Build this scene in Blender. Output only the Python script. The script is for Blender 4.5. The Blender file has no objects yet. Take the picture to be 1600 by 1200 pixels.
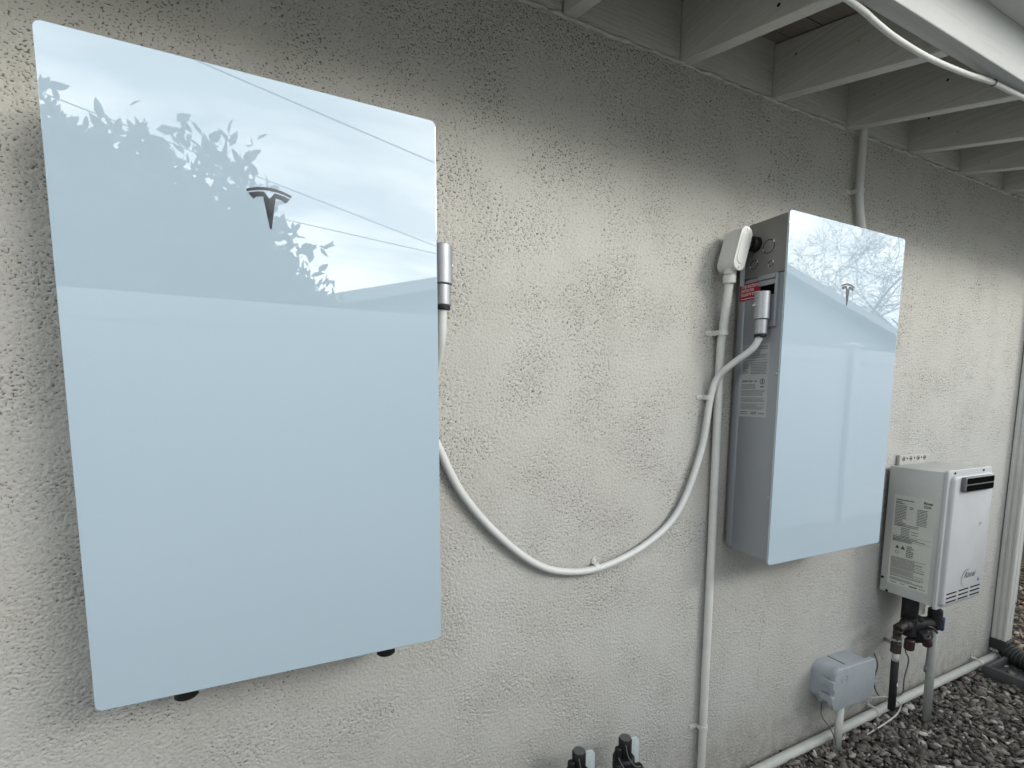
import bpy, bmesh, math, random
import numpy as np
from mathutils import Vector, Matrix, noise as mnoise

random.seed(7)
rng = np.random.default_rng(11)
scene = bpy.context.scene
col = scene.collection
R = math.radians

# ------------------------------------------------------------------ camera
cam_d = bpy.data.cameras.new('camera')
cam_d.sensor_width = 36.0
cam_d.sensor_fit = 'HORIZONTAL'
cam_d.lens = 775.35 / 1600 * 36.0
cam_d.shift_x = (800 - 834.06) / 1600
cam_d.shift_y = (701.27 - 600) / 1600
cam_d.clip_start = 0.02
cam_d.clip_end = 2000
cam = bpy.data.objects.new('camera', cam_d)
col.objects.link(cam)
_a, _b, _c = -0.46204, -0.10920, -0.00991
Rm = Matrix.Rotation(_a, 3, 'Z') @ Matrix.Rotation(_b, 3, 'X') @ Matrix.Rotation(_c, 3, 'Y')
Bm = Matrix((Rm.col[0], Rm.col[2], -Rm.col[1])).transposed()
cam.matrix_world = Matrix.Translation((0.31568, -1.25389, 1.48157)) @ Bm.to_4x4()
scene.camera = cam

# ------------------------------------------------------------------ light
SUN_EL, SUN_AZ = R(22), R(34)          # azimuth measured from -y towards +x
world = bpy.data.worlds.new('World')
scene.world = world
world.use_nodes = True
wt = world.node_tree
for n in list(wt.nodes):
    wt.nodes.remove(n)


def wn(t, **kw):
    n = wt.nodes.new(t)
    for k, v in kw.items():
        setattr(n, k, v)
    return n


w_out = wn('ShaderNodeOutputWorld')
w_bg = wn('ShaderNodeBackground')
w_bg.inputs['Strength'].default_value = 0.15
sky = wn('ShaderNodeTexSky', sky_type='NISHITA', sun_disc=False)
sky.sun_elevation = SUN_EL
sky.sun_rotation = R(180) - SUN_AZ
sky.dust_density = 2.0
w_tc = wn('ShaderNodeTexCoord')
w_sep = wn('ShaderNodeSeparateXYZ')
w_abs = wn('ShaderNodeMath', operation='ABSOLUTE')
w_add = wn('ShaderNodeMath', operation='ADD')
w_add.inputs[1].default_value = 0.22
w_dx = wn('ShaderNodeMath', operation='DIVIDE')
w_dy = wn('ShaderNodeMath', operation='DIVIDE')
w_cmb = wn('ShaderNodeCombineXYZ')
w_map = wn('ShaderNodeMapping')
w_map.inputs['Scale'].default_value = (0.75, 1.7, 1)
w_map.inputs['Rotation'].default_value = (0, 0, 0.35)
w_no = wn('ShaderNodeTexNoise')
w_no.inputs['Scale'].default_value = 1.7
w_no.inputs['Detail'].default_value = 9
w_no.inputs['Roughness'].default_value = 0.58
w_no.inputs['Distortion'].default_value = 0.35
w_rmp = wn('ShaderNodeValToRGB')
w_rmp.color_ramp.elements[0].position = 0.40
w_rmp.color_ramp.elements[0].color = (5.2, 5.75, 6.2, 1)
w_rmp.color_ramp.elements[1].position = 0.62
w_rmp.color_ramp.elements[1].color = (10.6, 10.6, 10.3, 1)
w_mix = wn('ShaderNodeMix', data_type='RGBA')
w_mix.inputs['Factor'].default_value = 0.84
L = wt.links.new
L(w_tc.outputs['Generated'], w_sep.inputs[0])
L(w_sep.outputs['Z'], w_abs.inputs[0])
L(w_abs.outputs[0], w_add.inputs[0])
L(w_sep.outputs['X'], w_dx.inputs[0]); L(w_add.outputs[0], w_dx.inputs[1])
L(w_sep.outputs['Y'], w_dy.inputs[0]); L(w_add.outputs[0], w_dy.inputs[1])
L(w_dx.outputs[0], w_cmb.inputs[0]); L(w_dy.outputs[0], w_cmb.inputs[1])
L(w_cmb.outputs[0], w_map.inputs['Vector'])
L(w_map.outputs[0], w_no.inputs['Vector'])
L(w_no.outputs['Fac'], w_rmp.inputs[0])
L(sky.outputs[0], w_mix.inputs['A'])
w_hz = wn('ShaderNodeMapRange', interpolation_type='SMOOTHSTEP')
w_hz.inputs['From Min'].default_value = 0.0
w_hz.inputs['From Max'].default_value = 0.75
w_hz.inputs['To Min'].default_value = 1.45
w_hz.inputs['To Max'].default_value = 0.75
w_mul = wn('ShaderNodeMix', data_type='RGBA', blend_type='MULTIPLY')
w_mul.inputs['Factor'].default_value = 1.0
L(w_abs.outputs[0], w_hz.inputs['Value'])
L(w_rmp.outputs[0], w_mul.inputs['A'])
L(w_hz.outputs[0], w_mul.inputs['B'])
L(w_mul.outputs['Result'], w_mix.inputs['B'])
L(w_mix.outputs['Result'], w_bg.inputs['Color'])
L(w_bg.outputs[0], w_out.inputs['Surface'])

sun_d = bpy.data.lights.new('sun', 'SUN')
sun_d.energy = 1.25
sun_d.angle = R(24)
sun_d.color = (1.0, 0.985, 0.95)
sun = bpy.data.objects.new('sun', sun_d)
col.objects.link(sun)
sd = Vector((math.sin(SUN_AZ) * math.cos(SUN_EL), -math.cos(SUN_AZ) * math.cos(SUN_EL), math.sin(SUN_EL)))
sun.rotation_euler = sd.to_track_quat('Z', 'Y').to_euler()
sun.location = sd * 30

scene.view_settings.view_transform = 'Standard'
scene.view_settings.look = 'None'
scene.view_settings.exposure = 1.22
scene.view_settings.gamma = 1.0
scene.view_settings.use_curve_mapping = False
scene.cycles.max_bounces = 8
scene.cycles.use_denoising = True


# ------------------------------------------------------------------ materials
class NT:
    def __init__(s, name):
        s.m = bpy.data.materials.new(name)
        s.m.use_nodes = True
        s.t = s.m.node_tree
        s.bsdf = s.t.nodes['Principled BSDF']
        s.tc = s.t.nodes.new('ShaderNodeTexCoord')

    def n(s, t, ins=None, **kw):
        n = s.t.nodes.new(t)
        for k, v in kw.items():
            setattr(n, k, v)
        for k, v in (ins or {}).items():
            if isinstance(v, bpy.types.NodeSocket):
                s.t.links.new(v, n.inputs[k])
            else:
                n.inputs[k].default_value = v
        return n

    def coord(s, scale=(1, 1, 1), rot=(0, 0, 0)):
        return s.n('ShaderNodeMapping', {'Vector': s.tc.outputs['Object'], 'Scale': scale, 'Rotation': rot}).outputs[0]

    def noise(s, vec, scale, detail=3, rough=0.5, dist=0.0):
        return s.n('ShaderNodeTexNoise', {'Vector': vec, 'Scale': scale, 'Detail': detail, 'Roughness': rough, 'Distortion': dist}).outputs['Fac']

    def ramp(s, fac, stops):
        r = s.n('ShaderNodeValToRGB', {'Fac': fac})
        e = r.color_ramp.elements
        while len(e) < len(stops):
            e.new(0.5)
        for i, (p, c) in enumerate(stops):
            e[i].position = p
            e[i].color = (c, c, c, 1) if isinstance(c, (int, float)) else (*c, 1)
        return r.outputs[0]

    def mix(s, fac, a, b, mode='MIX'):
        m = s.n('ShaderNodeMix', data_type='RGBA', blend_type=mode)
        for k, v in (('Factor', fac), ('A', a), ('B', b)):
            if isinstance(v, bpy.types.NodeSocket):
                s.t.links.new(v, m.inputs[k])
            elif k == 'Factor':
                m.inputs[k].default_value = v
            else:
                m.inputs[k].default_value = (*v, 1)
        return m.outputs['Result']

    def math(s, op, a, b=0.0):
        m = s.n('ShaderNodeMath', operation=op)
        for i, v in enumerate((a, b)):
            if isinstance(v, bpy.types.NodeSocket):
                s.t.links.new(v, m.inputs[i])
            else:
                m.inputs[i].default_value = v
        return m.outputs[0]

    def set(s, **kw):
        for k, v in kw.items():
            k = {'base': 'Base Color', 'rough': 'Roughness', 'metal': 'Metallic', 'ior': 'IOR', 'spec': 'Specular IOR Level',
                 'normal': 'Normal', 'coat': 'Coat Weight', 'coatr': 'Coat Roughness'}[k]
            if isinstance(v, bpy.types.NodeSocket):
                s.t.links.new(v, s.bsdf.inputs[k])
            else:
                s.bsdf.inputs[k].default_value = (*v, 1) if isinstance(v, tuple) else v
        return s

    def bump(s, h, dist=0.002, strength=1.0, normal=None):
        ins = {'Height': h, 'Distance': dist, 'Strength': strength}
        if normal is not None:
            ins['Normal'] = normal
        return s.n('ShaderNodeBump', ins).outputs[0]


def simple(name, c, rough=0.5, metal=0.0, var=0.12, vscale=9.0, bump=0.0, bscale=220.0, dirt=0.0, dirtc=(0.13, 0.12, 0.10), ior=1.5):
    s = NT(name)
    v = s.coord()
    n1 = s.noise(v, vscale, 5, 0.6)
    lo = tuple(x * (1 - var) for x in c)
    hi = tuple(min(1, x * (1 + var)) for x in c)
    base = s.mix(s.ramp(n1, [(0.3, 0.0), (0.7, 1.0)]), lo, hi)
    if dirt:
        n2 = s.noise(v, vscale * 3.1, 7, 0.72)
        base = s.mix(s.math('MULTIPLY', s.ramp(n2, [(0.52, 0.0), (0.74, 1.0)]), dirt), base, dirtc)
    n3 = s.noise(v, vscale * 5, 4, 0.6)
    rr = s.math('ADD', s.math('MULTIPLY', n3, 0.22), rough - 0.11)
    s.set(base=base, rough=rr, metal=metal, ior=ior)
    if bump:
        s.set(normal=s.bump(s.noise(v, bscale, 3, 0.6), bump))
    return s.m


M = {}
# stucco: sprayed dash finish with darkened pits, more of them towards the top
s = NT('stucco')
v = s.coord()
vw = s.mix(0.5, v, s.n('ShaderNodeTexNoise', {'Vector': v, 'Scale': 60.0, 'Detail': 2.0}).outputs['Color'], 'ADD') if False else v
sepw = s.n('ShaderNodeSeparateXYZ', {'Vector': v})
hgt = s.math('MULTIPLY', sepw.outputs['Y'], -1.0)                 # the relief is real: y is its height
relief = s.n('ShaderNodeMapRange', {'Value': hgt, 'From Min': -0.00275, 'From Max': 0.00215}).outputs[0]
pits = s.noise(s.coord((1.05, 1, 0.85), (0, 0.6, 0)), 120, 3, 0.6, 0.3)
dens = s.noise(v, 2.1, 4, 0.6)
sepz = sepw.outputs['Z']
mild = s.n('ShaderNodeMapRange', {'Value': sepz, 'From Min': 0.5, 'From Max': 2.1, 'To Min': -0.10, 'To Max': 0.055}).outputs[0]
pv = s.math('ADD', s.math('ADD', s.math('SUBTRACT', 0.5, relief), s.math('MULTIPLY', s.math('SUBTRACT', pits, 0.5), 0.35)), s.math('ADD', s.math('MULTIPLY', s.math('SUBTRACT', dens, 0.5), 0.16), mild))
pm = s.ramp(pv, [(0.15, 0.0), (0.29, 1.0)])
fine = s.ramp(s.noise(v, 420, 3, 0.6), [(0.62, 0.0), (0.78, 1.0)])
big = s.noise(v, 1.3, 5, 0.55)
mid = s.noise(s.coord((1.0, 1, 0.45)), 7, 6, 0.65)
base = s.mix(s.ramp(big, [(0.3, 0.0), (0.7, 1.0)]), (0.412, 0.404, 0.372), (0.445, 0.444, 0.424))
base = s.mix(s.math('MULTIPLY', s.ramp(mid, [(0.5, 0.0), (0.75, 1.0)]), 0.35), base, (0.30, 0.288, 0.262))
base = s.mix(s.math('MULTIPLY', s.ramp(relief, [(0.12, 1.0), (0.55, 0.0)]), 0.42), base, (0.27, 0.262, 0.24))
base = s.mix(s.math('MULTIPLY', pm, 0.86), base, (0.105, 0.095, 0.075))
base = s.mix(s.math('MULTIPLY', fine, 0.35), base, (0.24, 0.22, 0.19))
streak = s.noise(s.coord((9.0, 1, 0.55)), 1.0, 5, 0.7)
warm_top = s.n('ShaderNodeMapRange', {'Value': s.math('ADD', sepz, s.math('MULTIPLY', big, 0.5)), 'From Min': 1.5, 'From Max': 2.5, 'To Min': 0.0, 'To Max': 0.75}).outputs[0]
base = s.mix(warm_top, base, s.mix(1.0, base, (1.015, 0.99, 0.915), 'MULTIPLY'))  # base colour turns warmer towards the top of the wall
low = s.n('ShaderNodeMapRange', {'Value': sepz, 'From Min': 0.02, 'From Max': 0.34, 'To Min': 0.62, 'To Max': 0.0}).outputs[0]
splash = s.ramp(s.math('ADD', s.noise(s.coord((1, 1, 0.7)), 26, 6, 0.72), s.math('MULTIPLY', low, 0.30)), [(0.52, 0.0), (0.78, 1.0)])
base = s.mix(s.math('MULTIPLY', splash, low), base, (0.20, 0.18, 0.15))
base = s.mix(s.math('MULTIPLY', s.ramp(streak, [(0.62, 0.0), (0.8, 1.0)]), 0.25), base, (0.33, 0.31, 0.28))
def crack(x0, za, zb, slope, amp, wid):
    sp = s.n('ShaderNodeSeparateXYZ', {'Vector': v})
    zc = s.n('ShaderNodeCombineXYZ', {'X': x0, 'Z': sp.outputs['Z']}).outputs[0]
    wob = s.math('MULTIPLY', s.math('SUBTRACT', s.noise(zc, 9, 5, 0.65), 0.5), amp)
    cxx = s.math('ADD', s.math('MULTIPLY', s.math('SUBTRACT', sp.outputs['Z'], za), slope), x0)
    d = s.math('ABSOLUTE', s.math('SUBTRACT', s.math('SUBTRACT', sp.outputs['X'], cxx), wob))
    m1 = s.math('LESS_THAN', d, wid)
    m2 = s.math('MULTIPLY', s.math('GREATER_THAN', sp.outputs['Z'], za), s.math('LESS_THAN', sp.outputs['Z'], zb))
    gap = s.math('GREATER_THAN', s.noise(zc, 14, 2, 0.5), 0.46)
    return s.math('MULTIPLY', s.math('MULTIPLY', m1, m2), gap)
for (x0_, za_, zb_, sl_, am_, wi_) in ((0.775, 1.93, 2.16, -0.30, 0.05, 0.0013), (1.935, 0.33, 0.76, 0.01, 0.07, 0.0020)):
    base = s.mix(s.math('MULTIPLY', crack(x0_, za_, zb_, sl_, am_, wi_), 0.38), base, (0.12, 0.11, 0.095))
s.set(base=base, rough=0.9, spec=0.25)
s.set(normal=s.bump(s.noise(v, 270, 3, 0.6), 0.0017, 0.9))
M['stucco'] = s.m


def wood_paint(name, c, axis, dirt=0.25, grain=0.0012):
    s = NT(name)
    sc = {'x': (1.2, 40, 55), 'y': (40, 1.2, 55)}[axis]
    v = s.coord(sc)
    g = s.noise(v, 1.6, 6, 0.6, 0.8)
    big = s.noise(s.coord(), 3.0, 5, 0.6)
    spots = s.noise(s.coord(), 22, 6, 0.7)
    base = s.mix(s.ramp(big, [(0.3, 0.0), (0.7, 1.0)]), tuple(x * 0.88 for x in c), c)
    base = s.mix(s.math('MULTIPLY', s.ramp(g, [(0.52, 0.0), (0.72, 1.0)]), 0.35), base, tuple(x * 0.62 for x in c))
    base = s.mix(s.math('MULTIPLY', s.ramp(spots, [(0.62, 0.0), (0.76, 1.0)]), dirt), base, (0.16, 0.14, 0.11))
    s.set(base=base, rough=0.62)
    s.set(normal=s.bump(g, grain))
    return s.m


M['rafter'] = wood_paint('rafter_paint', (0.60, 0.595, 0.55), 'y', 0.4, 0.003)
M['block'] = wood_paint('blocking_paint', (0.56, 0.55, 0.50), 'x', 0.45, 0.0025)
M['fascia'] = wood_paint('fascia_paint', (0.35, 0.36, 0.345), 'x', 0.18, 0.0008)
M['deck'] = wood_paint('deck_boards', (0.25, 0.23, 0.20), 'x', 0.5)
M['shingle'] = simple('asphalt_shingle', (0.10, 0.095, 0.09), 0.9, var=0.5, vscale=40, bump=0.003)
M['caulk'] = simple('caulk', (0.42, 0.41, 0.37), 0.8, var=0.2, vscale=30, bump=0.002, bscale=90)

# back-painted glass fronts
s = NT('white_glass')
cl = s.noise(s.coord(), 2.0, 3, 0.5)
grn = s.noise(s.coord(), 900, 2, 0.6)
gb = s.mix(s.ramp(cl, [(0.3, 0.0), (0.7, 1.0)]), (0.298, 0.380, 0.442), (0.314, 0.397, 0.457))
gb = s.mix(s.math('MULTIPLY', s.ramp(grn, [(0.35, 0.0), (0.65, 1.0)]), 0.10), gb, (0.36, 0.44, 0.50))
s.set(base=gb, rough=0.008, ior=2.05)
M['glass'] = s.m
M['glass_edge'] = simple('glass_edge', (0.70, 0.80, 0.78), 0.25, var=0.05)
M['emblem'] = simple('emblem_ink', (0.022, 0.025, 0.030), 0.12, var=0.1, ior=1.85)
s = NT('grey_enclosure')
vv = s.coord()
s.set(base=s.mix(s.noise(vv, 5, 4, 0.6), (0.235, 0.252, 0.272), (0.275, 0.292, 0.312)), rough=0.42, metal=0.25)
s.set(normal=s.bump(s.noise(vv, 700, 2, 0.5), 0.00025))
M['case'] = s.m
M['case_dark'] = simple('grey_cover', (0.185, 0.182, 0.172), 0.45, 0.2, var=0.08)
M['alu'] = simple('cast_aluminium', (0.31, 0.325, 0.34), 0.46, 0.6, var=0.06, vscale=20, bump=0.0002, bscale=500)
M['steel'] = simple('zinc_steel', (0.62, 0.63, 0.63), 0.28, 1.0, var=0.1)
M['black'] = simple('black_plastic', (0.010, 0.010, 0.011), 0.55, var=0.2, ior=1.33)
M['flap'] = simple('pale_translucent_plastic', (0.46, 0.52, 0.53), 0.35, var=0.10, vscale=60)
M['void'] = simple('dark_recess', (0.004, 0.004, 0.004), 0.9, var=0.1, ior=1.05)
M['blackrub'] = simple('black_corrugated', (0.020, 0.020, 0.021), 0.5, var=0.3, vscale=15, dirt=0.2, dirtc=(0.10, 0.09, 0.08))
M['conduit'] = simple('conduit_paint', (0.54, 0.54, 0.51), 0.5, var=0.07, vscale=12, bump=0.0006, bscale=120, dirt=0.10)
M['cable'] = simple('cable_jacket', (0.52, 0.53, 0.515), 0.45, var=0.06, vscale=14, dirt=0.06)
M['pvc'] = simple('pvc_white', (0.45, 0.46, 0.43), 0.5, var=0.10, vscale=7, dirt=0.25, bump=0.0005, bscale=90)
M['pvcgrey'] = simple('pvc_grey', (0.27, 0.285, 0.265), 0.55, var=0.12, vscale=8, dirt=0.25)
M['red'] = simple('red_label', (0.27, 0.010, 0.022), 0.4, var=0.08)
M['ink_white'] = simple('white_ink', (0.72, 0.66, 0.64), 0.5, var=0.02)
M['ink'] = simple('black_ink', (0.035, 0.037, 0.036), 0.5, var=0.1)
M['ink_pale'] = simple('faded_ink', (0.12, 0.125, 0.12), 0.5, var=0.1)
M['silver_label'] = simple('silver_label', (0.33, 0.345, 0.35), 0.42, 0.1, var=0.04)
M['cream_label'] = simple('cream_label', (0.48, 0.49, 0.44), 0.5, var=0.05)
M['enamel'] = simple('white_enamel', (0.405, 0.410, 0.418), 0.36, var=0.05, vscale=6, dirt=0.08, bump=0.0001, bscale=60)
M['cabinet'] = simple('grey_white_cabinet', (0.40, 0.41, 0.40), 0.45, var=0.06, vscale=5, dirt=0.12)
M['vent'] = simple('vent_grey', (0.10, 0.102, 0.105), 0.4, 0.3, var=0.1)
M['boxgrey'] = simple('box_grey', (0.30, 0.33, 0.352), 0.5, var=0.09, vscale=11, dirt=0.10, bump=0.0003)
M['brass'] = simple('tarnished_brass', (0.040, 0.034, 0.028), 0.5, 0.5, var=0.35, vscale=25, dirt=0.4)
M['maroon'] = simple('maroon_plastic', (0.028, 0.013, 0.016), 0.45, var=0.2)
M['foam'] = simple('pipe_foam', (0.007, 0.007, 0.008), 0.8, var=0.3, vscale=30, bump=0.002, bscale=160)
M['blue'] = simple('blue_handle', (0.010, 0.035, 0.10), 0.4, var=0.1)
M['paper'] = simple('paper_tag', (0.62, 0.60, 0.54), 0.8, var=0.05)
M['wire'] = simple('thin_wire', (0.10, 0.10, 0.095), 0.55, var=0.2)
M['wirewhite'] = simple('white_wire', (0.48, 0.48, 0.45), 0.5, var=0.1)
M['downspout'] = simple('downspout_paint', (0.50, 0.50, 0.475), 0.45, var=0.06, vscale=5, dirt=0.12)
M['tray'] = simple('dark_plastic_tray', (0.055, 0.056, 0.058), 0.6, var=0.2, vscale=18, dirt=0.25)
M['vinyl'] = simple('white_vinyl', (0.56, 0.57, 0.575), 0.4, var=0.03)
M['nwall'] = simple('neighbour_stucco', (0.40, 0.405, 0.40), 0.9, var=0.08, vscale=2, bump=0.003, bscale=80)
M['bark'] = simple('bark', (0.13, 0.11, 0.095), 0.85, var=0.3, vscale=12, bump=0.006, bscale=30)
M['fencewood'] = simple('grey_green_boards', (0.17, 0.18, 0.155), 0.85, var=0.2, vscale=6, bump=0.002, bscale=50)
s = NT('leaf')
ri = s.n('ShaderNodeNewGeometry').outputs['Random Per Island']
s.set(base=s.mix(ri, (0.035, 0.065, 0.022), (0.085, 0.125, 0.045)), rough=0.4)
M['leaf'] = s.m
# gravel
s = NT('gravel_stone')
ri = s.n('ShaderNodeNewGeometry').outputs['Random Per Island']
b = s.ramp(ri, [(0.0, (0.035, 0.031, 0.028)), (0.45, (0.085, 0.076, 0.066)), (0.72, (0.155, 0.135, 0.115)), (0.90, (0.28, 0.25, 0.22)), (1.0, (0.55, 0.53, 0.50))])
n4 = s.noise(s.coord(), 130, 4, 0.65)
s.set(base=s.mix(s.math('MULTIPLY', s.ramp(n4, [(0.4, 0.0), (0.7, 1.0)]), 0.5), b, (0.16, 0.15, 0.135)), rough=0.78)
s.set(normal=s.bump(s.noise(s.coord(), 260, 3, 0.6), 0.0012))
M['stone'] = s.m
s = NT('tan_gravel_stone')
ri = s.n('ShaderNodeNewGeometry').outputs['Random Per Island']
s.set(base=s.ramp(ri, [(0.0, (0.10, 0.065, 0.045)), (0.5, (0.22, 0.155, 0.11)), (0.85, (0.34, 0.26, 0.19)), (1.0, (0.5, 0.45, 0.38))]), rough=0.8)
M['tanstone'] = s.m
s = NT('gravel_ground')
vo = s.n('ShaderNodeTexVoronoi', {'Vector': s.coord(), 'Scale': 42.0})
s.set(base=s.mix(s.ramp(vo.outputs['Distance'], [(0.0, 1.0), (0.6, 0.0)]), (0.03, 0.028, 0.026), s.mix(s.n('ShaderNodeSeparateXYZ', {'Vector': vo.outputs['Color']}).outputs[0], (0.07, 0.065, 0.06), (0.2, 0.18, 0.16))), rough=0.9)
s.set(normal=s.bump(vo.outputs['Distance'], 0.02, 0.7))
M['ground'] = s.m


# ------------------------------------------------------------------ object helpers
def link(name, me, mat, parent=None):
    o = bpy.data.objects.new(name, me)
    col.objects.link(o)
    if mat is not None:
        me.materials.append(mat)
    if parent is not None:
        o.parent = parent
        o.matrix_parent_inverse = parent.matrix_world.inverted() if False else Matrix.Translation(-Vector(root_loc(parent)))
    return o


def root_loc(o):
    l = Vector((0, 0, 0))
    while o is not None:
        l += o.location
        if o.parent is not None:
            l += o.matrix_parent_inverse.translation
        o = o.parent
    return l


def thing(name, label, cat, loc=(0, 0, 0), group=None):
    o = bpy.data.objects.new(name, None)
    o.empty_display_size = 0.05
    o.location = loc
    col.objects.link(o)
    return tag(o, label, cat, group)


def tag(o, label, cat, group=None):
    o['label'] = label
    o['category'] = cat
    if group:
        o['group'] = group
    return o


class MB:
    """mesh builder in world coordinates"""

    def __init__(s):
        s.bm = bmesh.new()

    def _add(s, verts, faces):
        vs = [s.bm.verts.new(v) for v in verts]
        out = []
        for f in faces:
            try:
                out.append(s.bm.faces.new([vs[i] for i in f]))
            except ValueError:
                pass
        return vs, out

    def box(s, x0, x1, y0, y1, z0, z1, bev=0.0, seg=2, shear=None):
        b = bmesh.new()
        P = [(x, y, z) for z in (z0, z1) for y in (y0, y1) for x in (x0, x1)]
        vs = [b.verts.new(p) for p in P]
        for f in ((0, 2, 3, 1), (4, 5, 7, 6), (0, 1, 5, 4), (2, 6, 7, 3), (0, 4, 6, 2), (1, 3, 7, 5)):
            b.faces.new([vs[i] for i in f])
        if bev:
            bmesh.ops.bevel(b, geom=list(b.edges), offset=bev, segments=seg, profile=0.5, affect='EDGES')
        s.merge(b)
        return s

    def merge(s, b, mtx=None):
        if mtx is not None:
            b.transform(mtx)
        me = bpy.data.meshes.new('tmp')
        b.to_mesh(me)
        b.free()
        s.bm.from_mesh(me)
        bpy.data.meshes.remove(me)

    def tube(s, pts, r, seg=12, caps=True, up=(0.0, 0.0, 1.0)):
        pts = [Vector(p) for p in pts]
        n = len(pts)
        rr = r if hasattr(r, '__len__') else [r] * n
        rings = []
        prev = None
        for i, p in enumerate(pts):
            t = (pts[min(i + 1, n - 1)] - pts[max(i - 1, 0)])
            t.normalize()
            if prev is None:
                u = Vector(up)
                if abs(u.dot(t)) > 0.95:
                    u = Vector((1, 0, 0))
                a = (u - t * u.dot(t)).normalized()
            else:
                a = (prev - t * prev.dot(t)).normalized()
            prev = a
            b = t.cross(a)
            rings.append([s.bm.verts.new(p + (a * math.cos(2 * math.pi * k / seg) + b * math.sin(2 * math.pi * k / seg)) * rr[i]) for k in range(seg)])
        for i in range(n - 1):
            for k in range(seg):
                f = s.bm.faces.new((rings[i][k], rings[i][(k + 1) % seg], rings[i + 1][(k + 1) % seg], rings[i + 1][k]))
                f.smooth = True
        if caps:
            s.bm.faces.new(rings[0][::-1])
            s.bm.faces.new(rings[-1])
        return s

    def cyl(s, p0, p1, r, seg=20, bev=0.0):
        p0, p1 = Vector(p0), Vector(p1)
        if bev:
            d = (p1 - p0).normalized()
            return s.tube([p0, p0 + d * bev, p1 - d * bev, p1], [r - bev, r, r, r - bev], seg)
        return s.tube([p0, p1], r, seg)

    def prism(s, poly, to3, depth_vec):
        """poly: 2-D points, to3 maps to 3-D, extruded by depth_vec"""
        d = Vector(depth_vec)
        a = [s.bm.verts.new(Vector(to3(*p))) for p in poly]
        b = [s.bm.verts.new(Vector(to3(*p)) + d) for p in poly]
        n = len(poly)
        s.bm.faces.new(a)
        s.bm.faces.new(b[::-1])
        for i in range(n):
            s.bm.faces.new((a[i], b[i], b[(i + 1) % n], a[(i + 1) % n]))
        return s

    def ring(s, c, axis, r0, r1, h, seg=28):
        """flat annulus raised by h along axis"""
        c, ax = Vector(c), Vector(axis).normalized()
        u = ax.orthogonal().normalized()
        w = ax.cross(u)
        R4 = []
        for (r, hh) in ((r0, 0), (r0, h), (r1, h), (r1, 0)):
            R4.append([s.bm.verts.new(c + ax * hh + (u * math.cos(2 * math.pi * k / seg) + w * math.sin(2 * math.pi * k / seg)) * r) for k in range(seg)])
        for j in range(3):
            for k in range(seg):
                s.bm.faces.new((R4[j][k], R4[j][(k + 1) % seg], R4[j + 1][(k + 1) % seg], R4[j + 1][k]))
        return s

    def build(s, name, mat, parent=None, smooth=None, shift=None):
        bmesh.ops.recalc_face_normals(s.bm, faces=list(s.bm.faces))
        me = bpy.data.meshes.new(name)
        if shift is not None:
            s.bm.transform(Matrix.Translation(-Vector(shift)))
        s.bm.to_mesh(me)
        s.bm.free()
        if smooth:
            me.polygons.foreach_set('use_smooth', [True] * len(me.polygons))
            try:
                me.set_sharp_from_angle(angle=R(smooth))
            except Exception:
                pass
        o = link(name, me, mat, parent)
        if shift is not None:
            o.location = Vector(shift)
        return o


def bez(pts, n=10):
    """Catmull-Rom through pts"""
    P = [Vector(p) for p in pts]
    P = [P[0] * 2 - P[1]] + P + [P[-1] * 2 - P[-2]]
    out = []
    for i in range(1, len(P) - 2):
        for k in range(n):
            t = k / n
            p0, p1, p2, p3 = P[i - 1], P[i], P[i + 1], P[i + 2]
            out.append(0.5 * ((2 * p1) + (p2 - p0) * t + (2 * p0 - 5 * p1 + 4 * p2 - p3) * t * t + (3 * p1 - p0 - 3 * p2 + p3) * t ** 3))
    out.append(P[-2])
    return out


FRONT = Matrix(((1, 0, 0, 0), (0, 0, -1, 0), (0, 1, 0, 0), (0, 0, 0, 1)))      # local xy -> facing -y
LEFT = Matrix(((0, 0, -1, 0), (-1, 0, 0, 0), (0, 1, 0, 0), (0, 0, 0, 1)))       # local xy -> facing -x


def text_mesh(body, width, shear=0.0, bold=0.0, height=None, extrude=0.0002):
    cu = bpy.data.curves.new('txt', 'FONT')
    cu.body = body
    cu.size = 1.0
    cu.shear = shear
    cu.offset = bold
    cu.align_x = 'LEFT'
    cu.resolution_u = 3
    o = bpy.data.objects.new('txt', cu)
    col.objects.link(o)
    bpy.context.view_layer.update()
    dg = bpy.context.evaluated_depsgraph_get()
    me = bpy.data.meshes.new_from_object(o.evaluated_get(dg))
    bpy.data.objects.remove(o)
    bpy.data.curves.remove(cu)
    co = np.empty(len(me.vertices) * 3)
    me.vertices.foreach_get('co', co)
    co = co.reshape(-1, 3)
    mn, mx = co.min(0), co.max(0)
    sc = width / (mx[0] - mn[0])
    sy = sc if height is None else height / (mx[1] - mn[1])
    co[:, 0] = (co[:, 0] - mn[0]) * sc
    co[:, 1] = (co[:, 1] - mn[1]) * sy
    me.vertices.foreach_set('co', co.ravel())
    return me


def place_text(mb, me, mtx, loc):
    b = bmesh.new()
    b.from_mesh(me)
    bpy.data.meshes.remove(me)
    b.transform(Matrix.Translation(loc) @ mtx)
    mb.merge(b)


def rounded_rect(x0, x1, z0, z1, r, seg=6):
    out = []
    for cx, cz, a0 in ((x1 - r, z1 - r, 0), (x0 + r, z1 - r, 90), (x0 + r, z0 + r, 180), (x1 - r, z0 + r, 270)):
        for k in range(seg + 1):
            a = R(a0 + 90 * k / seg)
            out.append((cx + r * math.cos(a), cz + r * math.sin(a)))
    return out


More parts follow.
